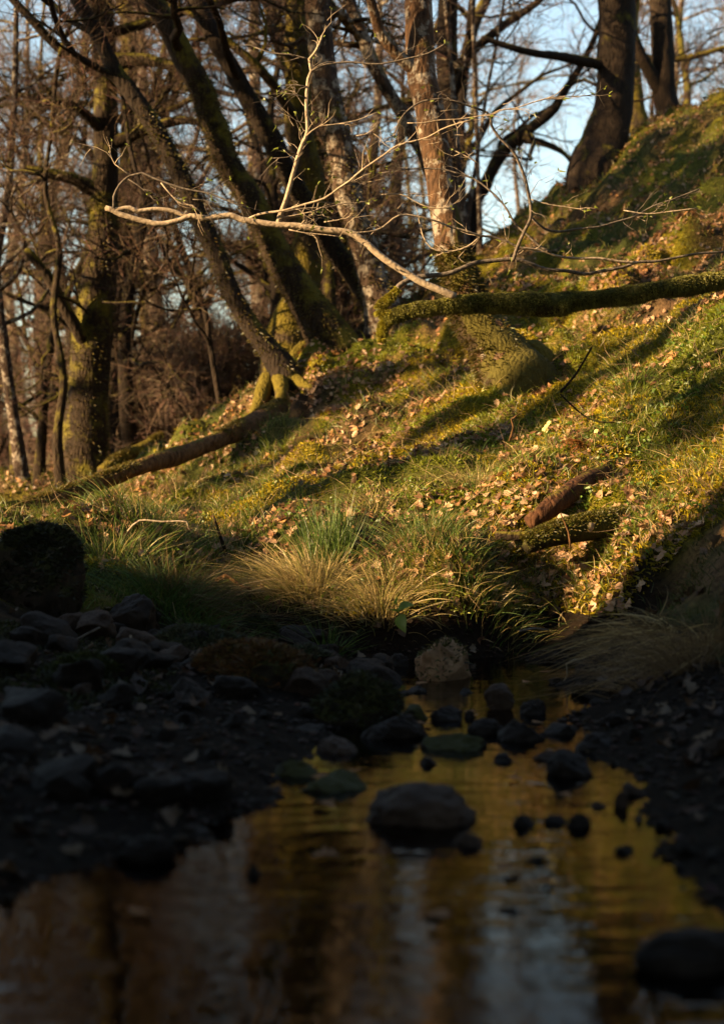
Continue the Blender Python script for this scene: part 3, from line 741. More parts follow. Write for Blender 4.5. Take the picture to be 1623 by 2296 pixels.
log('fallen_log', 'long fallen trunk sloping down to the left with moss along its top', [pt(*R3(X, Y), d) for X, Y, d in lp], [px(x * .44, 10.5) / 2 for x in (50, 56, 66, 78, 86, 94, 104, 112, 120, 130)], M_wood, moss=15000, seed=4, msz=.8, bump=.42, bscale=13)
log('fallen_log', 'short mossy log lying behind the long fallen trunk', [pt(*R3(X, Y), d) for X, Y, d in [(300, 1075, 14), (400, 1010, 14.2), (500, 960, 14.4), (600, 900, 14.6)]], [px(28, 14) / 2, px(32, 14) / 2, px(30, 14) / 2, px(22, 14) / 2], M_mossy, moss=3000, seed=6)
log('broken_log', 'reddish brown broken log jutting from the mossy slope', [pt(*R4(X, Y), d) for X, Y, d in [(850, 1340, 6.85), (960, 1260, 6.9), (1080, 1170, 7.05), (1190, 1110, 7.25), (1260, 1075, 7.4)]], [px(34, 7) / 2, px(50, 7) / 2, px(54, 7) / 2, px(52, 7) / 2, px(44, 7) / 2], bark_mat('red_rotten_wood', (.022, .009, .005), (.105, .048, .022), moss_amt=.02), seed=8, bump=.34, bscale=16, stretch=9)
log('broken_log', 'small pale cut log end lying on the moss below the red log', [pt(*R4(X, Y), d) for X, Y, d in [(1010, 1310, 6.8), (1090, 1335, 6.72), (1170, 1360, 6.65)]], [px(22, 6.7) / 2, px(24, 6.7) / 2, px(22, 6.7) / 2], M_smooth, seed=9, bump=.15)
log('broken_log', 'grey brown log half buried in leaves at the bank edge', [pt(*R4(X, Y), d) for X, Y, d in [(680, 1400, 6.62), (790, 1405, 6.6), (900, 1395, 6.62)]], [px(18, 6.7) / 2, px(20, 6.7) / 2, px(18, 6.7) / 2], M_oak, seed=10, bump=.15)
log('mossy_log', 'moss blanketed log on the shaded bank under the red log', [pt(*R4(X, Y), d) for X, Y, d in [(830, 1450, 6.6), (1000, 1390, 6.65), (1250, 1340, 6.75), (1450, 1310, 6.85), (1560, 1290, 6.95)]], [px(40, 6.7) / 2, px(52, 6.7) / 2, px(60, 6.7) / 2, px(56, 6.7) / 2, px(50, 6.7) / 2], M_limb, moss=16000, seed=12, msz=.6, mcol=(.09, .08, .012))
def R7(X, Y): return 97.4 + .44 * X, 1623 + .44 * Y
def R8(X, Y): return 811.5 + .44 * X, 1623 + .44 * Y
log('driftwood_log', 'dark waterlogged log with a brown flank on the left shore', [pt(*R7(X, Y), d) for X, Y, d in [(-200, 60, 3.75), (50, 110, 3.72), (300, 150, 3.68), (560, 195, 3.62), (780, 225, 3.6)]], [px(60, 3.7) / 2, px(56, 3.7) / 2, px(50, 3.7) / 2, px(42, 3.6) / 2, px(22, 3.6) / 2], bark_mat('wet_log_bark', (.018, .011, .008), (.06, .04, .028), moss_amt=.0), seed=13)
log('driftwood_log', 'dark log with green moss lying behind the brown driftwood on the left shore', [pt(*R5(X, Y), d) for X, Y, d in [(-150, 1085, 4.05), (50, 1100, 4.05), (250, 1130, 4.0), (480, 1180, 3.95), (660, 1230, 3.9)]], [px(70, 4) / 2, px(66, 4) / 2, px(56, 4) / 2, px(46, 4) / 2, px(26, 4) / 2], M_limb, moss=2500, seed=14, mcol=(.045, .05, .01))

# ------------------------------------------------------------------ the overhanging mossy limb with its bare branches
DB = 7.3
def branch_thing():
    base = pt(1700, 640, DB); 
    root = thing('overhanging_branch', 'moss covered limb reaching in from the right with bare branches rising from it', 'branch', tuple(base))
    lim = [(2050, 60, 120), (1860, 95, 115), (1640, 130, 105), (1500, 150, 100), (1350, 180, 98), (1200, 195, 100), (1050, 212, 112), (950, 228, 118), (850, 222, 112), (700, 212, 112), (600, 217, 96), (450, 228, 84), (300, 246, 76), (200, 268, 72), (120, 300, 60)]
    P = np.array([pt(*R4(X, Y), DB + .25 * max(0, (X - 1500) / 500)) for X, Y, _ in lim]) - base
    R = np.array([px(wd * .44, DB) / 2 * .84 for _, _, wd in lim]); P, R = resample(P, R, .05); R = R * (1 + .26 * fbm(np.stack([P[:, 0], 0 * R, 0 * R], -1), 6, 2, 15))
    a = Acc(); PP, RR = tube(a, P, R, 16, step=.02, bump=.18, bscale=14, seed=3)
    paths = [(PP, RR)]
    for sp in ([(140, 290, 58), (108, 335, 54), (104, 375, 46), (100, 405, 26)], [(140, 280, 60), (92, 262, 56), (90, 235, 52), (120, 205, 48), (150, 180, 44), (175, 150, 24)]):
        Pq = np.array([pt(*R4(X, Y), DB) for X, Y, _ in sp]) - base; Rq = np.array([px(wd * .44, DB) / 2 * .8 for _, _, wd in sp])
        paths.append(tube(a, Pq, Rq, 12, step=.015, bump=.2, bscale=20, seed=5))
    limb = a.obj('mossy_limb', M_limb, root)
    ma = Acc()
    for w_i, (Pq, Rq) in enumerate(paths):
        n = 60000 if w_i == 0 else 7000
        k = rng.integers(0, len(Pq), n); T = nrm(np.gradient(Pq, axis=0))[k]
        s1 = nrm(np.cross(T, rng.normal(size=(n, 3)))); 
        f = 1.02 + .34 * fbm(Pq[k] + s1 * .05, 18, 3, 77)
        b = Pq[k] + s1 * (Rq[k] * f * .98)[:, None] + T * rng.uniform(-.01, .01, (n, 1))
        clump = .55 + .7 * smooth01(fbm(b, 35, 2, 9) + .5)
        cc = np.array([.19, .18, .038] if w_i == 0 else [.26, .22, .02]) * (clump * rng.uniform(.6, 1.3, n))[:, None]
        blades(ma, b, s1 + rng.normal(0, .45, (n, 3)) + [0, 0, -.25], rng.uniform(.006, .015, n), rng.uniform(.0025, .005, n), np.full(n, .5), np.clip(cc, .004, .3), 2)
    ma.obj('moss', M_moss, limb, kind='stuff')
    jr = random.Random(4)
    leafspots = []
    def br(name, fn, pts, w0, w1, mat, d0=DB, d1=None, nseg=8):
        d1 = d0 if d1 is None else d1
        n = len(pts)
        Q = np.array([pt(*fn(x, y), d0 + (d1 - d0) * k / (n - 1)) for k, (x, y) in enumerate(pts)]) - base
        a = Acc(); P2, R2_ = tube(a, Q, np.linspace(px(w0 * .44, DB) / 2, px(w1 * (.44 if w0 > 28 else .66), DB) / 2, n), nseg, step=.02 if w0 > 15 else .03, bump=.07 if w0 > 12 else .1, bscale=30, seed=n)
        # side twiglets
        if w1 < 10:
            m = len(P2); nt_ = max(4, int(m / 1.9)); k = rng.integers(int(m * .2), m, nt_)
            T = nrm(np.gradient(P2, axis=0))[k]
            d = nrm(T * .8 + rng.normal(0, .5, (nt_, 3)) * [1, .7, 1]); L = rng.uniform(.03, .17, nt_)
            e, ed = twigs(a, P2[k], d, L, np.full(nt_, .0026), .45, np.ones(3), nr=5)
            e2, ed2 = twigs(a, P2[k] * .45 + e * .55, nrm(ed + rng.normal(0, .7, (nt_, 3))), L * .6, np.full(nt_, .0019), .4, np.ones(3), nr=4)
            for q in range(nt_):
                if jr.random() < .5: leafspots.append((e[q], ed[q]))
            leafspots.append((P2[-1], T[-1]))
        o = a.obj(name, mat, root)
        return P2
    W = M_smooth; G = M_grey
    x1 = lambda L: [(x + 1623, y) for x, y in L]
    br('pale_branch', R1, [(2100, 1290)] + [(1943, 1225), (1873, 1185), (1733, 1095), (1623, 1000), (1560, 965), (1490, 955), (1420, 950), (1300, 930), (1195, 925), (1080, 910), (1000, 895), (960, 877), (880, 885), (820, 890), (750, 880), (700, 900), (600, 920), (510, 905), (440, 885), (380, 865), (345, 845), (318, 838)], 37, 26, W, DB - .02, DB - .1, 12)
    br('grey_branch', R2, [(150, 1290), (190, 1235), (240, 1205), (290, 1190), (430, 1175), (500, 1150), (570, 1120), (640, 1110), (770, 1100), (850, 1120), (930, 1150), (1050, 1160), (1130, 1175), (1220, 1160), (1330, 1140), (1400, 1115), (1500, 1110), (1580, 1095), (1720, 1070), (1900, 1060)], 30, 12, G, DB + .03, DB + .35, 10)
    T = lambda *a, **k: br('twig', *a, **k)
    T(R1, [(360, 850), (440, 838), (480, 855), (560, 845), (640, 850), (690, 865), (750, 885)], 26, 14, W, DB - .09, DB - .06)
    T(R1, [(1195, 925), (1205, 880), (1235, 800), (1260, 710), (1290, 600), (1320, 510), (1345, 450), (1340, 300), (1350, 180), (1365, 140), (1355, 80), (1380, 50), (1405, 5), (1420, -40)], 26, 7, W, DB - .04, DB - .15)
    T(R1, [(1365, 140), (1430, 110), (1540, 95), (1623, 100), (1713, 105), (1863, 75), (1960, 50), (2050, 0)], 11, 5, G, DB - .12)
    T(R1, [(1355, 80), (1250, 55), (1170, 50), (1080, 20)], 9, 4, G, DB - .12)
    T(R1, [(1340, 470), (1400, 425), (1500, 410), (1600, 390), (1700, 350)], 7, 3, W, DB - .1)
    T(R1, [(1338, 275), (1290, 262), (1225, 252)], 6, 3, G, DB - .12)
    T(R1, [(1345, 218), (1270, 210), (1210, 216)], 5, 3, G, DB - .12)
    T(R1, [(1295, 565), (1240, 580), (1160, 585)], 5, 3, G, DB - .1)
    T(R1, [(360, 840), (360, 780), (390, 720), (440, 675), (500, 660), (560, 685), (640, 715), (720, 740), (850, 765), (900, 785), (960, 810), (1040, 840)], 13, 5, G, DB - .1)
    T(R1, [(440, 670), (400, 640), (365, 615), (335, 550)], 8, 3, W, DB - .1)
    T(R1, [(430, 690), (480, 720), (530, 765)], 5, 3, G, DB - .1)
    T(R1, [(600, 710), (650, 770), (700, 815), (760, 825), (800, 858)], 7, 5, W, DB - .09)
    T(R1, [(760, 795), (830, 800), (850, 830), (880, 868)], 5, 3, G, DB - .08)
    T(R1, [(1040, 895), (1100, 870), (1160, 860), (1230, 850), (1330, 820), (1430, 790), (1500, 740), (1560, 700), (1623, 645), (1743, 562), (1803, 520), (1953, 480), (2023, 440), (2103, 410), (2180, 390)], 13, 5, W, DB - .05, DB - .3)
    T(R1, [(1230, 855), (1330, 840), (1450, 835), (1530, 815), (1640, 812)], 8, 3, G, DB - .06)
    T(R1, [(1205, 890), (1300, 872), (1400, 850)], 7, 4, W, DB - .06)
    T(R1, [(1310, 925), (1340, 890), (1390, 855)], 6, 3, W, DB - .06)
    T(R1, [(1250, 948), (1330, 965), (1440, 975), (1510, 985)], 6, 3, W, DB - .08)
    T(R1, [(1430, 910), (1500, 900), (1590, 880)], 6, 3, W, DB - .06)
    T(R2, [(1400, 1118), (1300, 1110), (1200, 1095), (1080, 1095), (980, 1080), (900, 1050), (800, 1040), (740, 1010), (660, 985), (600, 980), (530, 955), (450, 935), (390, 910), (300, 885), (190, 875), (100, 940), (30, 960), (-60, 965)], 15, 5, W, DB + .2, DB - .15)
    T(R2, [(770, 1105), (790, 1040), (825, 960), (855, 900), (860, 850), (850, 780), (830, 690), (795, 600), (760, 540), (700, 480), (660, 420), (650, 365), (610, 340), (520, 310), (430, 285), (330, 290), (260, 320), (200, 380), (160, 470)], 19, 5, G, DB + .05, DB - .2)
    T(R2, [(650, 365), (700, 340), (780, 330), (870, 300), (980, 265), (1030, 220)], 7, 3, W, DB - .1)
    T(R2, [(870, 300), (1000, 270), (1100, 270), (1180, 260)], 5, 3, G, DB - .1)
    T(R2, [(860, 885), (890, 915), (930, 945), (1000, 960), (1100, 945), (1200, 935), (1290, 910), (1390, 880), (1480, 830), (1580, 795), (1720, 740)], 14, 5, G, DB + .02, DB + .2)
    T(R2, [(860, 795), (950, 820), (1050, 835), (1140, 850)], 6, 3, W, DB)
    T(R2, [(960, 1065), (900, 1030), (835, 970), (780, 920), (720, 820), (640, 740), (570, 690), (480, 660), (400, 640), (250, 640), (100, 660)], 13, 4, G, DB + .1)
    T(R2, [(600, 985), (560, 1020), (500, 1050), (420, 1060), (350, 1040), (310, 980), (290, 900)], 9, 4, W, DB + .02)
    T(R2, [(590, 612), (540, 580), (460, 540)], 5, 3, W, DB - .1)
    T(R2, [(90, 770), (200, 770), (260, 800), (340, 835), (450, 840)], 6, 4, W, DB - .1)
    T(R2, [(1330, 850), (1450, 868), (1580, 855), (1700, 840)], 6, 4, W, DB + .1)
    T(R2, [(230, 405), (300, 405), (400, 390), (500, 385), (640, 362)], 5, 4, W, DB - .2)
    T(R2, [(-30, 470), (60, 460), (110, 490), (160, 470)], 4, 3, W, DB - .2)
    # young leaves and buds
    la = Acc(); N = len(leafspots)
    B = np.array([b for b, d in leafspots]); D = np.array([d for b, d in leafspots])
    idx = np.repeat(np.arange(N), 2); n = len(idx)
    cc = np.array([.16, .19, .02]) * rng.uniform(.6, 1.2, (n, 1))
    blades(la, B[idx] + rng.normal(0, .004, (n, 3)), nrm(D[idx] + rng.normal(0, .6, (n, 3))), rng.uniform(.012, .028, n), rng.uniform(.007, .012, n), np.full(n, .4), cc, 3)
    la.obj('young_leaves', M_bud, root, kind='stuff')
branch_thing()

# ------------------------------------------------------------------ stones
def ico(sub=3):
    t = (1 + 5 ** .5) / 2
    v = [(-1, t, 0), (1, t, 0), (-1, -t, 0), (1, -t, 0), (0, -1, t), (0, 1, t), (0, -1, -t), (0, 1, -t), (t, 0, -1), (t, 0, 1), (-t, 0, -1), (-t, 0, 1)]
    f = [(0, 11, 5), (0, 5, 1), (0, 1, 7), (0, 7, 10), (0, 10, 11), (1, 5, 9), (5, 11, 4), (11, 10, 2), (10, 7, 6), (7, 1, 8), (3, 9, 4), (3, 4, 2), (3, 2, 6), (3, 6, 8), (3, 8, 9), (4, 9, 5), (2, 4, 11), (6, 2, 10), (8, 6, 7), (9, 8, 1)]
    v = [np.array(x, float) / np.linalg.norm(x) for x in v]
    for _ in range(sub):
        cache = {}; nf = []
        def mid(a, b):
            k = (min(a, b), max(a, b))
            if k not in cache:
                m = v[a] + v[b]; v.append(m / np.linalg.norm(m)); cache[k] = len(v) - 1
            return cache[k]
        for a, b, c_ in f:
            x, y, z = mid(a, b), mid(b, c_), mid(c_, a)
            nf += [(a, x, z), (b, y, x), (c_, z, y), (x, y, z)]
        f = nf
    return np.array(v), np.array(f)
ICO = {k: ico(k) for k in (2, 3, 4)}
def stone_mesh(seed, sub=4, rough=.24, cuts=9):
    v, f = ICO[sub]; v = v.copy(); r = np.random.default_rng(seed)
    for _ in range(cuts):
        n = nrm(r.normal(size=3)); h = r.uniform(.48, .85)
        d = v @ n; m = d > h; v[m] -= np.outer((d[m] - h) * .93, n)
    v *= (1 + rough * fbm(v, 1.3, 3, seed) + .13 * fbm(v, 4.5, 4, seed + 3))[:, None]
    ext = np.abs(v).max(0); return v / ext, f
def stone(label, u, vb, wd, h, mat, d=None, seed=0, z0=0.0, moss=0, mcol=(.06, .055, .012), depth=.8, rz=0.0, name='stone', group=None, cuts=7, cat='stone'):
    if d is None and z0 == 0.0 and seed > 6:
        vb -= .26 * h; h *= .74
    if d is None: d = (CAM_Z - z0) * FPX / (vb - 1148.0)
    W = px(wd, d) * 1.12; H = px(h, d)
    v, f = stone_mesh(seed, 4, cuts=cuts)
    c_, s_ = math.cos(rz), math.sin(rz)
    v = v @ np.array([[c_, s_, 0], [-s_, c_, 0], [0, 0, 1]])
    v = v / np.abs(v).max(0)
    dep = W * depth
    zb = z0 - .05 - .15 * H
    v = v * [W / 2, dep / 2, (H + (z0 - zb)) / 2]
    x = (u - 811.5) / FPX * d
    top = z0 + H; loc = (x, d + dep * .35, (top + zb) / 2)
    a = Acc(); a.add(v, t=f)
    root = thing(name, label, cat, loc, group)
    a.obj('stone_body', mat, root)
    if moss:
        tri = v[f]; ar = np.linalg.norm(np.cross(tri[:, 1] - tri[:, 0], tri[:, 2] - tri[:, 0]), axis=1)
        fn = nrm(np.cross(tri[:, 1] - tri[:, 0], tri[:, 2] - tri[:, 0]))
        cen = tri.mean(1)
        wgt = ar * np.clip(fn[:, 2] + .15 + .9 * fbm(cen, 12, 3, seed), 0, 1); wgt /= wgt.sum()
        k = rng.choice(len(f), moss, p=wgt); bc = rng.dirichlet((1, 1, 1), moss)
        b = (tri[k] * bc[:, :, None]).sum(1)
        cc = np.array(mcol) * rng.uniform(.4, 1.4, (moss, 1)) * (1 + rng.normal(0, .12, (moss, 3)))
        ma = Acc(); blades(ma, b, fn[k] + rng.normal(0, .4, (moss, 3)), rng.uniform(.012, .03, moss), rng.uniform(.004, .009, moss), np.full(moss, .4), np.clip(cc, .003, .3), 2)
        ma.obj('moss', M_moss, root, kind='stuff')
    return root
stone('ridged boulder tinted tan as if by bounce light, with mossy shoulders standing in the upper stream', 1008, 1527, 138, 98, ST_ridge, seed=2, moss=260, cuts=10, rz=.6)
stone('small upright pointed stone in the upper pool', 1122, 1592, 66, 58, ST_brown, seed=5, cuts=11)
stone('large rounded dark mossy boulder in mid stream', 790, 1628, 200, 118, ST_moss, seed=6, moss=1500, mcol=(.03, .03, .01), rz=1)
stone('broad boulder capped with rusty brown moss on the left shore', 550, 1575, 265, 118, ST_moss, d=4.6, z0=.03, seed=7, moss=6000, mcol=(.11, .055, .016))
stone('big smooth brown boulder in the foreground pool', 945, 1882, 252, 116, ST_brown, seed=9, cuts=5, rz=.3)
stone('dark humped stone left of the little rapid', 895, 1672, 122, 66, ST_wet, seed=10)
stone('long low dark stone in the middle of the little rapid', 1028, 1697, 150, 52, ST_moss, seed=11)
stone('dark stone wedged behind the low stone of the rapid', 1090, 1658, 78, 46, ST_wet, seed=12)
stone('blocky dark stone at the right of the rapid', 1178, 1682, 112, 74, ST_wet, seed=13)
stone('faceted black stone at the right water edge', 1285, 1762, 102, 78, ST_wet, seed=14, cuts=11)
stone('tiny round black stone below the pointed stone', 1053, 1617, 30, 26, ST_wet, seed=15)
stone('flat dark stone behind the rapid left of the tiny round stone', 1000, 1628, 82, 42, ST_wet, seed=16)
stone('low dark stone at the right foot of the mossy mid-stream boulder', 935, 1625, 72, 44, ST_moss, seed=17)
stone('round black stone in the amber pool, leftmost of three', 1183, 1866, 62, 36, ST_wet, seed=18)
stone('flat black stone in the amber pool, middle of three', 1245, 1856, 56, 26, ST_wet, seed=19)
stone('upright black stone in the amber pool, rightmost of three', 1298, 1868, 56, 42, ST_wet, seed=20)
stone('small dark stone tucked at the right end of the foreground boulder', 1052, 1908, 66, 40, ST_brown, seed=21)
stone('half drowned small stone below the amber pool', 1206, 1942, 48, 20, ST_wet, seed=22)
stone('dark wet stone beside the ridged boulder on its left', 892, 1505, 62, 38, ST_wet, seed=23)
stone('thin flat stone breaking the water below the ridged boulder', 1049, 1560, 42, 18, ST_wet, seed=24)
stone('blunt dark stone right of the pointed stone', 1200, 1615, 64, 46, ST_wet, seed=25)
stone('tall dark mossy boulder at the left edge of the bank', 88, 1440, 235, 262, ST_moss, d=5.6, z0=.12, seed=26, moss=5000, mcol=(.025, .025, .008), cuts=4)
stone('grey stone under the left grassy bank', 290, 1432, 130, 104, ST_wet, d=5.5, z0=.13, seed=27)
stone('small grey stone at the foot of the left bank', 467, 1412, 68, 46, ST_wet, d=5.9, z0=.1, seed=28)
stone('wide grey stone below the golden tussock', 674, 1425, 112, 52, ST_wet, d=5.95, z0=.08, seed=29)
stone('dark mossy stone left of the wide grey stone', 581, 1382, 84, 42, ST_moss, d=6.1, z0=.1, seed=30, moss=900, mcol=(.03, .03, .01))
stone('low mossy stone right behind the rusty boulder', 690, 1462, 110, 34, ST_moss, d=5.5, z0=.06, seed=31, moss=1400, mcol=(.06, .06, .035))
stone('dark stone with a mossy top left of the rusty boulder', 520, 1440, 80, 44, ST_moss, d=5.5, z0=.08, seed=32, moss=700, mcol=(.05, .04, .012))
stone('wide mossy hummock stone in the dark left shore', 420, 1462, 190, 60, ST_moss, d=5.2, z0=.1, seed=33, moss=3000, mcol=(.05, .05, .025))
stone('green mossy boulder at the left edge of the shore', 180, 1640, 175, 112, ST_moss, d=4.35, z0=.05, seed=34, moss=4000, mcol=(.04, .045, .01))
stone('dark flat stone in front of the rusty boulder', 405, 1615, 120, 62, ST_wet, d=4.25, z0=.05, seed=35)
stone('dark wet stone below the flat stone on the shore', 405, 1668, 96, 48, ST_wet, d=3.9, z0=.03, seed=36)
stone('rounded dark stone at the shore beside the driftwood', 362, 1800, 92, 40, ST_brown, d=3.1, z0=.0, seed=37)
stone('brown pebble stone at the right edge of the amber pool', 1397, 1805, 34, 28, ST_brown, d=3.05, z0=.01, seed=38)
stone('reddish stone lying in shallow water at the pool edge', 1335, 1818, 48, 18, ST_brown, seed=39)
stone('black stone in the shallows below the reddish stone', 1412, 1925, 66, 26, ST_wet, seed=40)
stone('dark stone standing in for the dark reflection in the lower right corner', 1570, 2215, 280, 90, ST_wet, d=1.95, z0=.0, seed=41, depth=.5)  # stone put where the water only mirrors the dark limb and hill
stone('dark submerged slab breaking the sky reflection', 1146, 2060, 92, 24, ST_wet, seed=42)
stone('round stone in the dark lower left pool', 566, 1975, 44, 34, ST_wet, seed=43)
stone('dark moss stone left of the foreground boulder', 740, 1790, 160, 60, ST_moss, seed=44)

for k, (u, vb, wd, h, m_, lab) in enumerate([
    (848, 1668, 76, 40, ST_wet, 'dark stone in front of the mid-stream mossy boulder'), (968, 1722, 60, 26, ST_wet, 'low wet stone below the left end of the rapid'),
    (752, 1700, 96, 44, ST_brown, 'brown stone on the left lip of the pool'), (690, 1662, 90, 44, ST_wet, 'dark stone on the shore left of the brown lip stone'),
    (1128, 1716, 58, 26, ST_wet, 'small wet stone breaking the water below the blocky stone'), (1250, 1662, 84, 48, ST_wet, 'dark stone between the blocky stone and the right shore'),
    (1225, 1712, 66, 32, ST_brown, 'brownish stone at the right side of the pool head'), (655, 1752, 110, 44, ST_moss, 'mossy slab at the left edge of the pool'),
    (560, 1822, 120, 40, ST_wet, 'flat dark slab jutting into the pool from the left shore'), (450, 1880, 110, 36, ST_wet, 'low dark slab at the lower left water edge'),
    (1340, 1700, 90, 60, ST_wet, 'dark stone on the right shore above the faceted stone'), (930, 1560, 54, 26, ST_wet, 'small wet stone between ridged boulder and mossy boulder')]):
    stone(lab, u, vb, wd, h, m_, seed=500 + k)

# small stones: individuals on the shores, sharing a few meshes
pm = []
for k in range(8):
    v, f = stone_mesh(300 + k, 3, .34, 11); a = Acc(); a.add(v * [1, .85, .62], t=f); pm.append([a.mesh('pebble', m_) for m_ in (ST_wet, ST_brown)])
def pebbles(n, xr, yr, zr, label, group, smin=.015, smax=.05, seed=0):
    r = random.Random(seed); c = 0; tries = 0
    while c < n and tries < n * 60:
        tries += 1
        x, y = r.uniform(*xr), r.uniform(*yr)
        if abs(x) > .25 * y + .1: continue
        z = hgt(np.array([[x, y]]))[0]
        if not zr[0] < z < zr[1]: continue
        s = smin + (smax - smin) * r.random() ** 2
        o = bpy.data.objects.new('pebble', pm[r.randrange(8)][0 if r.random() < .75 else 1]); COL.objects.link(o)
        o.location = (x, y, z + s * .25); o.scale = (s, s, s); o.rotation_euler = (r.gauss(0, .2), r.gauss(0, .2), r.uniform(0, 6.28))
        tag(o, label, 'stone', group); c += 1
pebbles(110, (-1.1, .3), (2.5, 6.1), (-.03, .2), 'small dark stone among others on the left gravel shore', 'small stones of the left gravel shore', .02, .11, 1)
pebbles(70, (.4, 1.2), (1.7, 6.3), (-.03, .12), 'small wet stone among others along the right water edge', 'small stones along the right water edge', .012, .045, 2)
gv = Acc()
def gravel(n):
    x = rng.uniform(-1.4, 1.3, n); y = rng.uniform(1.8, 6.4, n); z = hgt(np.stack([x, y], -1)); m = (z > -.04) & (z < .2); x, y, z = x[m], y[m], z[m]
    v, f = stone_mesh(320, 2, .25, 5); v = v[:]
    v0, f0 = ICO[2]; 
    oc = np.array([(1, 0, 0), (-1, 0, 0), (0, 1, 0), (0, -1, 0), (0, 0, .7), (0, 0, -.7), (.6, .6, .4), (-.6, .6, .4), (.6, -.6, .4), (-.6, -.6, .4)], float)
    of = np.array([(4, 6, 7), (4, 8, 6), (4, 9, 8), (4, 7, 9), (6, 2, 7), (6, 0, 2), (8, 0, 6), (8, 3, 0), (9, 3, 8), (9, 1, 3), (7, 1, 9), (7, 2, 1)])
    N = len(x); s = rng.uniform(.004, .013, N); th = rng.uniform(0, 6.28, N)
    ctr = np.stack([x, y, z + s * .2], -1)
    V = np.repeat(oc[None], N, 0) * (1 + rng.normal(0, .18, (N, 10, 3)))
    cx, sx = np.cos(th)[:, None], np.sin(th)[:, None]
    V = np.stack([V[..., 0] * cx - V[..., 1] * sx * .8, V[..., 0] * sx + V[..., 1] * cx * .8, V[..., 2]], -1) * s[:, None, None] + ctr[:, None]
    F = (np.arange(N) * 10)[:, None, None] + of[None]
    cc = np.array([.020, .013, .009]) * rng.uniform(.4, 2.2, (N, 1)) * (1 + rng.normal(0, .1, (N, 3)))
    gv.add(V.reshape(-1, 3), t=F.reshape(-1, 3), c=np.repeat(np.clip(cc, .004, .3), 10, 0))
gravel(9000)
tag(gv.obj('gravel', vcol_mat('gravel_stone', .5, 60, .4, .4, .004), smooth=False), 'fine dark gravel along both edges of the stream', 'gravel', kind='stuff')

# ------------------------------------------------------------------ ground cover on slope and banks
def scatter(n, yr, xpad=.15, zmin=.16, dens=None, xr=None):
    """random points on the ground, uniform over the land between two distances"""
    y = np.sqrt(rng.uniform(yr[0] ** 2, yr[1] ** 2, n)) if yr[0] > 4 else rng.uniform(*yr, n)
    x = (rng.uniform(-1, 1, n) + .12) * (.265 * y + xpad)
    if xr: m = (x > xr[0]) & (x < xr[1]); x, y = x[m], y[m]
    XYs = np.stack([x, y], -1)
    if dens is not None:
        m = rng.random(len(XYs)) < dens(XYs); XYs = XYs[m]
    z, nn = hn(XYs); m = z > zmin
    return np.hstack([XYs, z[:, None]])[m], nn[m]

def gpatch(XY): return smooth01((fbm(XY, 1.1, 3, 41) + .12) * 2.6)
def mpatch(XY): return smooth01((fbm(XY, 1.3, 3, 21) + .14 + .55 * smooth01((XY[:, 0] - .35) / .5) * (XY[:, 1] < 9.4)) * 2.6)
def lpatch(XY): return smooth01((fbm(XY, 1.9, 4, 61) + .04) * 5)
def gcol(n, dry=.3):
    a = np.array([.055, .10, .010]); b = np.array([.15, .155, .014]); d = np.array([.30, .22, .09])
    t = rng.random((n, 1)); c = a * (1 - t) + b * t
    m = (rng.random((n, 1)) < dry); c = np.where(m, d * rng.uniform(.5, 1.2, (n, 1)), c)
    return c * rng.uniform(.7, 1.2, (n, 1))

ac = Acc()
# hill grass
B, NN = scatter(90000, (6.3, 12.5), dens=lambda q: (.08 + .92 * gpatch(q)) * (1 - .6 * smooth01((q[:, 1] - 8.5) / 2)))
n = len(B); blades(ac, B, NN * .3 + [0, 0, .9] + rng.normal(0, .28, (n, 3)), rng.uniform(.035, .10, n), rng.uniform(.003, .006, n), rng.uniform(.2, .9, n), gcol(n, .28), 3)
# finer, taller tufts
tc, _ = scatter(900, (6.4, 11.5), dens=lambda q: .25 + .75 * gpatch(q))
idx = np.repeat(np.arange(len(tc)), 26); n = len(idx)
off = rng.normal(0, .035, (n, 2)); q = tc[idx, :2] + off; B = np.hstack([q, hgt(q)[:, None]])
blades(ac, B, np.hstack([off * 6, np.ones((n, 1))]) + rng.normal(0, .2, (n, 3)), rng.uniform(.06, .17, n), rng.uniform(.003, .0055, n), rng.uniform(.3, 1, n), gcol(n, .22), 4)
# left bank meadow
B, NN = scatter(70000, (5.8, 13), xr=(-4, -.55), zmin=.2)
n = len(B); blades(ac, B, np.array([0, 0, 1.0]) + rng.normal(0, .3, (n, 3)), rng.uniform(.04, .13, n), rng.uniform(.003, .006, n), rng.uniform(.2, .9, n), gcol(n, .15), 3)
B, NN = scatter(15000, (12.3, 20), xpad=.3); n = len(B)
blades(ac, B, np.array([0, 0, 1.0]) + rng.normal(0, .35, (n, 3)), rng.uniform(.06, .16, n), rng.uniform(.006, .012, n), rng.uniform(.3, .9, n), gcol(n, .55) * .8, 3)
tag(ac.obj('grass', M_grass), 'short green and straw grass over the slope and left bank', 'grass', kind='stuff')

# moss cushion over the slope
ac = Acc(); B, NN = scatter(290000, (6.2, 12.5), dens=lambda q: mpatch(q)); n = len(B)
B2_, N2_ = scatter(60000, (12, 20), dens=lambda q: mpatch(q)); B = np.vstack([B, B2_]); NN = np.vstack([NN, N2_]); n = len(B)
hue = fbm(B[:, :2], 2.5, 3, 91)[:, None]
cc = np.where(hue > -.02, np.array([.30, .23, .006]), np.array([.14, .16, .008])) * rng.uniform(.55, 1.3, (n, 1))
blades(ac, B, NN + rng.normal(0, .45, (n, 3)), rng.uniform(.015, .04, n), rng.uniform(.005, .010, n), np.full(n, .4), cc, 2)
tag(ac.obj('moss', M_moss), 'yellow green moss carpet between the dead leaves on the slope', 'moss', kind='stuff')

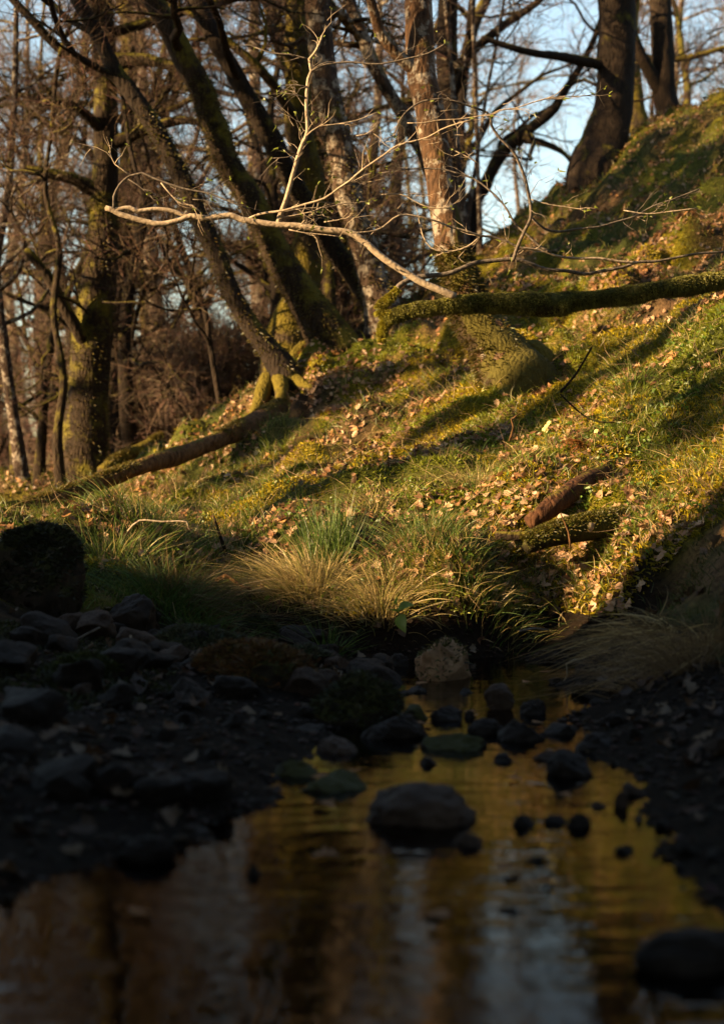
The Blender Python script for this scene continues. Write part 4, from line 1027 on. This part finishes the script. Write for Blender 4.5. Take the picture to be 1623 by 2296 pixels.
# sparse cover of the right bank, coloured darker for its shade
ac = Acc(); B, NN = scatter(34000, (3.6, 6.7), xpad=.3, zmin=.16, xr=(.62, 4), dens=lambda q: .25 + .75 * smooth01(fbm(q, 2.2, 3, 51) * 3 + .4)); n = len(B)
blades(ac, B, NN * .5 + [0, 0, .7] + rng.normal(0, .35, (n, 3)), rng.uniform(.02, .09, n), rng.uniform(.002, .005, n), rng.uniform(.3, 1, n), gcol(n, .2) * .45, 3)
tag(ac.obj('bank_grass', M_grass), 'thin grass on the right bank, its shade put into the colour', 'grass', kind='stuff')

# dead oak leaves
def leaf_mesh(seed):
    r = np.random.default_rng(seed); n = 9; V = []; curl = r.uniform(-1.2, 1.6); bend = r.uniform(-.6, .9); lob = r.uniform(.75, 1.3)
    for k in range(n):
        t = k / (n - 1); env = math.sin(math.pi * (t ** .8)) * .30 + .03
        wv = env * (1 + .30 * math.cos(t * math.pi * 2 * 3.5 * lob)) * r.uniform(.85, 1.15)
        y = t - .5; z0 = bend * (y * y) * .9
        V += [(-wv, y, z0 + curl * wv * wv * 2.2 + r.normal(0, .02)), (0, y, z0), (wv, y, z0 + curl * wv * wv * 2.2 + r.normal(0, .02))]
    Q = []
    for k in range(n - 1):
        Q += [(3 * k, 3 * k + 1, 3 * k + 4, 3 * k + 3), (3 * k + 1, 3 * k + 2, 3 * k + 5, 3 * k + 4)]
    return np.array(V), np.array(Q)
LM = [leaf_mesh(k) for k in range(10)]
LCOL = np.array([[.30, .17, .085], [.36, .22, .12], [.24, .12, .055], [.40, .27, .16], [.18, .085, .04], [.32, .16, .06], [.10, .05, .025], [.14, .07, .03]])
def leaf_xf(B, NN, s):
    n = len(B); nn = nrm(NN + rng.normal(0, .35, (n, 3))); th = rng.normal(size=(n, 3)); a = nrm(np.cross(nn, th)); b = np.cross(nn, a)
    return a * s[:, None], b * s[:, None], nn * s[:, None]
B, NN = scatter(27000, (6.2, 13), dens=lambda q: .06 + .94 * lpatch(q)); n = len(B)
B2, N2 = scatter(26000, (11.5, 20), dens=lambda q: .3 + .7 * lpatch(q)); B = np.vstack([B, B2]); NN = np.vstack([NN, N2]); n = len(B)
B[:, 2] += rng.uniform(.008, .03, n)
s = rng.uniform(.026, .06, n); a, b, c3 = leaf_xf(B, NN, s); kind_ = rng.integers(0, 10, n)
order = np.argsort(-s / B[:, 1] * (np.abs(B[:, 0]) < .21 * B[:, 1])); single = set(order[:290].tolist())
ac = Acc()
colr = LCOL[rng.integers(0, 8, n)] * rng.uniform(.6, 1.25, (n, 1))
for q in range(10):
    ids = np.array([i for i in np.where(kind_ == q)[0] if i not in single]); V, Q = LM[q]
    W_ = B[ids][:, None] + V[None, :, 0:1] * a[ids][:, None] + V[None, :, 1:2] * b[ids][:, None] + V[None, :, 2:3] * c3[ids][:, None]
    F = (np.arange(len(ids)) * len(V))[:, None, None] + Q[None]
    ac.add(W_.reshape(-1, 3), q=F.reshape(-1, 4), c=np.repeat(colr[ids], len(V), 0))
ac.obj('leaf_litter', M_leaf, ground, kind='stuff')
from mathutils import Matrix
lmesh = []
for q in range(10):
    V, Q = LM[q]; row = []
    for m_ in range(4):
        A_ = Acc(); A_.add(V, q=Q, c=LCOL[m_] * .95); row.append(A_.mesh('dead_leaf', M_leaf))
    lmesh.append(row)
for i in sorted(single):
    o = bpy.data.objects.new('dead_leaf', lmesh[kind_[i]][i % 4]); COL.objects.link(o); o.parent = ground
    o.matrix_world = Matrix([[a[i][r_], b[i][r_], c3[i][r_], B[i][r_]] for r_ in range(3)] + [[0, 0, 0, 1]])
# darkened leaves and bits on the shore
B, NN = scatter(1000, (2.3, 6.7), zmin=.01, dens=lambda q: (base_h(q) < .3) * .4 + .6 * (q[:, 0] > .7)); n = len(B); B[:, 2] += .012
s = rng.uniform(.03, .07, n); a, b, c3 = leaf_xf(B, NN, s); ac = Acc()
for q in range(10):
    ids = np.arange(q, n, 10); V, Q = LM[q]
    W_ = B[ids][:, None] + V[None, :, 0:1] * a[ids][:, None] + V[None, :, 1:2] * b[ids][:, None] + V[None, :, 2:3] * c3[ids][:, None]
    F = (np.arange(len(ids)) * len(V))[:, None, None] + Q[None]
    ac.add(W_.reshape(-1, 3), q=F.reshape(-1, 4), c=np.repeat(LCOL[rng.integers(0, 8, len(ids))] * .3, len(V), 0))
ac.obj('shore_leaves', M_leaf, ground, kind='stuff')

# dark moss over the left shore
ac = Acc(); B, NN = scatter(70000, (3.9, 6.6), xpad=.4, zmin=.04, xr=(-2.2, .0), dens=lambda q: smooth01((fbm(q, 2.4, 3, 33) + .05) * 4)); n = len(B)
blades(ac, B, NN + rng.normal(0, .45, (n, 3)), rng.uniform(.010, .03, n), rng.uniform(.004, .008, n), np.full(n, .4), np.array([[.030, .032, .008]]) * rng.uniform(.4, 1.5, (n, 1)), 2)
tag(ac.obj('shore_moss', M_moss), 'dark moss patches between the stones of the left shore', 'moss', kind='stuff')
r_ = random.Random(12); c_ = 0
while c_ < 22:
    x, y = r_.uniform(-.5, .7), r_.uniform(1.9, 5.6)
    if hgt(np.array([[x, y]]))[0] > -.02: continue
    o = bpy.data.objects.new('floating_leaf', lmesh[c_ % 10][2]); COL.objects.link(o); o.location = (x, y, .006)
    k_ = r_.uniform(.035, .06); o.scale = (k_, k_, k_ * .4); o.rotation_euler = (r_.gauss(0, .08), r_.gauss(0, .08), r_.uniform(0, 6.28))
    tag(o, 'brown dead leaf floating on the dark stream', 'leaf', 'dead leaves floating on the stream'); c_ += 1

# fine twigs and dead stalks lying over the slope
ac = Acc(); B, NN = scatter(1500, (6.3, 12)); n = len(B); B[:, 2] += .02
dd = nrm(np.cross(NN, rng.normal(size=(n, 3))) + NN * rng.uniform(0, .5, (n, 1)))
twigs(ac, B, dd, rng.uniform(.06, .26, n), rng.uniform(.0012, .003, n), .25, np.array([[.22, .15, .09]]) * rng.uniform(.2, 1.4, (n, 1)), 4)
ac.obj('fallen_twigs', M_twig, ground, kind='stuff')
ac = Acc(); B, NN = scatter(2600, (6.3, 10.5), dens=lambda q: .2 + .8 * gpatch(q)); n = len(B)
blades(ac, B, NN * .4 + [0, 0, .7] + rng.normal(0, .4, (n, 3)), rng.uniform(.10, .26, n), rng.uniform(.002, .004, n), rng.uniform(.4, 1.5, n), np.array([[.40, .30, .13]]) * rng.uniform(.5, 1.2, (n, 1)), 5)
tag(ac.obj('dead_grass', M_straw), 'long pale dead grass stalks lying over the slope', 'grass', kind='stuff')

# tussocks
def tussock(name, label, u, v, d, n, L_, spread, droop, cols, width=(.002, .0045), upv=1.0, lean=None, cat='grass tussock', rad=.05, seg=6, line=None):
    p = pt(u, v, d); z = hgt(p[None, :2])[0]
    root = thing(name, label, cat, (p[0], p[1], z))
    off = rng.normal(0, rad, (n, 2)) * ([1, .5] if rad > .12 else [1, 1]); q = p[:2] + off; b = np.hstack([off, (hgt(q) - z)[:, None]])
    if line is not None:
        ln_ = np.array([pt(*q_)[:2] for q_ in line]); tt = rng.uniform(0, len(ln_) - 1.001, n); ii = tt.astype(int); off = ln_[ii] + (ln_[ii + 1] - ln_[ii]) * (tt - ii)[:, None] - p[:2] + rng.normal(0, rad, (n, 2)); b = np.hstack([off, (hgt(p[:2] + off) - z)[:, None]]); off = rng.normal(0, rad, (n, 2))
    up = np.hstack([off / max(rad, 1e-3) * spread, np.full((n, 1), upv)]) + rng.normal(0, .26, (n, 3))
    ln = None
    th = np.arctan2(off[:, 1], off[:, 0]) + rng.normal(0, .5, n); ln = np.stack([np.cos(th), np.sin(th), np.zeros(n)], -1)
    if lean is not None: ln = nrm(ln * .5 + np.array(lean))
    ci = rng.integers(0, len(cols), n); cc = np.array(cols)[ci] * rng.uniform(.65, 1.25, (n, 1))
    a = Acc(); blades(a, b, up, rng.uniform(L_ * .4, L_ * 1.1, n), rng.uniform(*width, n), rng.uniform(droop * .25, droop * 1.45, n), cc, seg, ln)
    a.obj('blades', M_straw, root, kind='stuff')
    return root
STR = [(.36, .27, .11), (.42, .33, .15), (.26, .19, .08), (.20, .19, .05)]
GRN = [(.045, .085, .016), (.06, .11, .02), (.09, .13, .02)]
tussock('dry_tussock', 'golden drooping dry grass tussock overhanging the bank below the green rushes', 680, 1262, 6.65, 1300, .27, .5, .7, STR, lean=(-.7, -.6, 0), rad=.075)
tussock('rush_clump', 'dark green upright rush clump above the golden tussock', 738, 1235, 6.95, 520, .30, .16, .06, GRN, cat='rushes', rad=.06)
tussock('dry_tussock', 'pale dry tussock hanging over the dark bank edge beside the broad-leaved plant', 850, 1345, 6.4, 700, .22, .5, .9, STR, lean=(-.3, -.8, 0), rad=.07)
tussock('dry_tussock', 'straggling green and straw tussock above the dark undercut bank', 1050, 1285, 6.5, 1000, .15, .4, .8, STR[2:] + GRN[:2], lean=(.1, -.8, 0), rad=.17)
tussock('grass_tuft', 'fresh green grass tuft left of the straggling bank tussock', 960, 1245, 6.7, 600, .20, .35, .35, GRN + STR[3:], rad=.10)
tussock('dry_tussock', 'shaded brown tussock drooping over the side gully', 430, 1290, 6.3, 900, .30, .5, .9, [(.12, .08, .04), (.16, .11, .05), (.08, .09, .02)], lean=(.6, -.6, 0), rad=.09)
tussock('grass_tuft', 'green grass tuft at the front of the left bank', 360, 1300, 6.1, 600, .22, .4, .6, GRN, rad=.10)
tussock('dry_tussock', 'pale limp tussock on the slope beside the bright moss', 1060, 1065, 7.7, 380, .24, .3, 1.1, STR[:2] + [(.2, .2, .05)], lean=(-.5, -.8, 0), rad=.07)
tussock('dry_tussock', 'faded straw tussock in the middle of the slope', 840, 1140, 7.6, 260, .20, .4, 1.1, STR[1:4], lean=(-.4, -.8, 0), rad=.10)
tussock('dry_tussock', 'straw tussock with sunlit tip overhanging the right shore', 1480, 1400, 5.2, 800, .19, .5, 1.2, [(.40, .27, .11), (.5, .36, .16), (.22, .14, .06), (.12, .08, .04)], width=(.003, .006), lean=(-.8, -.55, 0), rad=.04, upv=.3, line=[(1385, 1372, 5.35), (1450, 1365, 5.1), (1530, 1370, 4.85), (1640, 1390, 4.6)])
tussock('dry_tussock', 'long brown dead grass hanging at the right edge', 1560, 1480, 4.6, 600, .30, .4, 1.0, [(.18, .11, .05), (.22, .14, .07)], lean=(-.5, -.6, 0), rad=.09)
tussock('grass_tuft', 'green sprout of grass above the right straw tussock', 1440, 1345, 5.6, 260, .2, .4, .3, GRN, rad=.06)
tussock('grass_tuft', 'thin dark green tuft standing in the stones below the bank', 735, 1415, 6.0, 120, .18, .5, .3, GRN, rad=.05)
tussock('grass_tuft', 'sparse green tuft between the stones under the left bank', 470, 1370, 5.95, 200, .18, .5, .4, GRN, rad=.08)
tussock('grass_tuft', 'bright grass tuft on the slope below the mossy hump', 1420, 850, 8.2, 260, .2, .5, .4, [(.09, .13, .02), (.14, .17, .03)], rad=.07)
for k, (u, v, d, lab) in enumerate([(250, 1215, 6.6, 'tall green grass tuft at the far left of the bank top'), (330, 1205, 7.0, 'grass tuft with pale stems on the left bank top'), (190, 1185, 7.6, 'light green grass tuft by the dark left boulder')]):
    tussock('grass_tuft', lab, u, v, d, 420, .22, .45, .4, GRN + STR[:1], rad=.12)

# broad-leaved plant at the bank foot
def broad_leaf(acc, base, dr, L, Wd, nrmv, col):
    dr = nrm(dr); sd = nrm(np.cross(dr, nrmv)); V = []; n = 8
    for k in range(n):
        t = k / (n - 1); w_ = Wd * math.sin(math.pi * min(1, t ** .7 * .98 + .01)) * .5 + .0005
        c_ = base + dr * L * t + nrmv * (-.25 * L * t * t)
        V += [c_ - sd * w_ + nrmv * w_ * .3, c_, c_ + sd * w_ + nrmv * w_ * .3]
    Q = []
    for k in range(n - 1): Q += [(3 * k, 3 * k + 1, 3 * k + 4, 3 * k + 3), (3 * k + 1, 3 * k + 2, 3 * k + 5, 3 * k + 4)]
    acc.add(V, q=Q, c=np.array(col))
p0 = pt(905, 1405, 6.1)
root = thing('broad_leaved_plant', 'small plant with big bright green leaves at the foot of the bank', 'plant', tuple(p0))
sa = Acc(); tube(sa, np.array([pt(905, 1412, 6.12), pt(895, 1380, 6.1), pt(888, 1352, 6.08)]) - p0, np.array([.004, .003, .002]), 6, step=.02, col=np.array([.1, .13, .03])); sa.obj('stem', M_twig, root)
for (u0, v0, u1, v1, wd) in ((893, 1372, 866, 1362, .075), (897, 1378, 902, 1408, .055), (893, 1362, 918, 1352, .04), (890, 1352, 884, 1338, .03)):
    b0 = pt(u0, v0, 6.08); e0 = pt(u1, v1, 6.03); A_ = Acc()
    broad_leaf(A_, b0 - p0, e0 - b0, np.linalg.norm(e0 - b0) * 1.15, wd, nrm(np.array([-.6, -.6, .6])), (.17, .26, .03)); A_.obj('leaf', M_bud, root)

def frond(acc, base, d, L, n, col, droop=.5):
    d = nrm(np.array(d)); side = nrm(np.cross(d, [0, 0, 1.0])); pts = []
    for k in range(n + 1):
        t = k / n; pts.append(base + d * L * t + np.array([0, 0, -droop * L * t * t]))
    pts = np.array(pts); tube(acc, pts, np.linspace(.0025, .001, n + 1), 4, col=np.array(col) * .6)
    for k in range(2, n):
        w_ = L * .28 * math.sin(math.pi * (k / n) ** .8)
        for sg in (-1, 1):
            broad_leaf(acc, pts[k], side * sg + d * .5 + np.array([0, 0, random.uniform(-.4, .1)]), w_ * random.uniform(.7, 1.1), w_ * .22, np.array([0, 0, 1.0]), np.array(col) * random.uniform(.6, 1.3))
p0 = pt(1290, 925, 7.6); p0[2] = hgt(p0[None, :2])[0]
root = thing('dead_bracken', 'rusty orange dead fern hanging beside the primroses', 'fern', tuple(p0))
for k in range(5):
    A_ = Acc(); frond(A_, np.array([0, 0, .02]), (-.5 + .25 * k, -.8, .5 - .1 * k), .20, 11, (.30, .12, .03), .9); A_.obj('frond', M_leaf, root)
ac = Acc(); B, NN = scatter(900, (6.3, 8.6), dens=lambda q: .15 + .85 * (fbm(q, 2.1, 2, 95) > .1)); n = len(B)
idx = np.repeat(np.arange(n), 6); m_ = len(idx); off = rng.normal(0, .02, (m_, 3)); off[:, 2] = np.abs(off[:, 2]) + .012
blades(ac, B[idx] + off, NN[idx] * .4 + rng.normal(0, .7, (m_, 3)), rng.uniform(.012, .03, m_), rng.uniform(.010, .02, m_), np.full(m_, .4), np.array([[.10, .17, .02]]) * rng.uniform(.5, 1.3, (m_, 1)), 3)
tag(ac.obj('herbs', M_bud), 'small green leafy herbs sprouting through the slope', 'herbs', kind='stuff')

# primroses
def primrose(label, u, v, d, nf, seed):
    r = random.Random(seed); p = pt(u, v, d); z = hgt(p[None, :2])[0]; p0 = np.array([p[0], p[1], z])
    root = thing('primrose', label, 'flower', tuple(p0))
    for k in range(nf):
        c_ = pt(u + r.uniform(-14, 14) * (nf > 1), v + r.uniform(-9, 9) * (nf > 1), d) - p0
        A_ = Acc(); tube(A_, np.array([[c_[0] * .3, .02, 0], c_]), np.array([.002, .0015]), 5, step=.02, col=np.array([.12, .15, .03])); st = A_.obj('stem', M_twig, root)
        F_ = Acc(); nn = nrm(np.array([-.5 + r.gauss(0, .2), -.7, .5])); a1 = nrm(np.cross(nn, [0, 0, 1])); b1 = np.cross(nn, a1)
        for q in range(5):
            an = q * 2 * math.pi / 5 + r.random(); broad_leaf(F_, c_, a1 * math.cos(an) + b1 * math.sin(an), .014, .015, nn, (.80, .72, .28))
        F_.obj('flower_head', M_bud, st)
    A_ = Acc()
    for q in range(6):
        an = q * 1.05 + r.random(); broad_leaf(A_, np.array([0, 0, .005]), np.array([math.cos(an), math.sin(an), .45]), .07, .03, np.array([0, 0, 1.0]), (.08, .12, .025))
    A_.obj('leaves', M_bud, root, kind='stuff')
primrose('pale yellow primrose cluster on the sunlit slope above the bright moss', 1232, 956, 7.55, 5, 1)
primrose('single pale primrose right of the primrose cluster', 1336, 966, 7.6, 1, 2)

# sticks
def stick(label, pts, r0, r1, mat=None, group=None):
    P = np.array(pts); base = P[0].copy(); a = Acc(); tube(a, P - base, np.linspace(r0, r1, len(P)), 7, step=.03, bump=.2, bscale=30, seed=len(P))
    o = a.obj('stick', mat or M_grey); o.location = base; tag(o, label, 'stick'); return o
P_ = lambda fn, L, d: [pt(*fn(x, y), d) for x, y in L]
stick('dark stick stuck upright in the grass left of the rushes', P_(R3, [(925, 1470), (900, 1400), (865, 1290)], 7.1), .009, .005, M_oakdark)
stick('thin curved bare stem arching over the bright moss', P_(R4, [(1010, 680), (1060, 730), (1130, 790), (1200, 820), (1280, 822), (1350, 800)], 7.7), .005, .003, M_oakdark)
stick('long thin dark stick leaning on the upper slope', P_(R4, [(1010, 670), (1080, 590), (1130, 510), (1170, 440)], 8.6), .008, .005, M_oakdark)
stick('pale crooked twig lying on the left bank grass', P_(R3, [(430, 1380), (490, 1325), (600, 1330), (730, 1330), (745, 1370)], 6.7), .005, .003, M_smooth)
stick('pale stick lying across the dark left shore stones', P_(R5, [(40, 755), (150, 690), (290, 615)], 5.0), .006, .004, M_grey)
stick('pale broken stick standing among the left shore stones', P_(R5, [(430, 830), (445, 740), (446, 655)], 4.9), .006, .004, M_smooth)
stick('long grey stick lying before the rusty mossed boulder', P_(R5, [(380, 890), (520, 960), (640, 1045), (860, 1000)], 4.3), .006, .004, M_grey)
stick('crooked brown root in the side gully', P_(R5, [(880, 380), (930, 350), (1000, 400), (1060, 420)], 6.4), .012, .006, M_wood)
stick('short pale stick poking from the mossy log', P_(R6, [(1060, 210), (1050, 130), (1010, 35)], 6.5), .005, .003, M_wood)
stick('pale twig lying on the leaf litter left of the red log', P_(R4, [(750, 920), (770, 850), (760, 810), (800, 780)], 7.9), .006, .004, M_wood)
stick('reddish twig in the bare soil below the right bank', P_(R6, [(800, 635), (880, 620), (950, 628)], 5.9), .005, .003, M_grey)
stick('bent straw coloured twig dangling into the upper pool', P_(R6, [(1130, 770), (1040, 800), (1045, 860), (1020, 900)], 5.2), .004, .002, M_smooth)
print('tris', sum(len(m.polygons) for m in bpy.data.meshes))
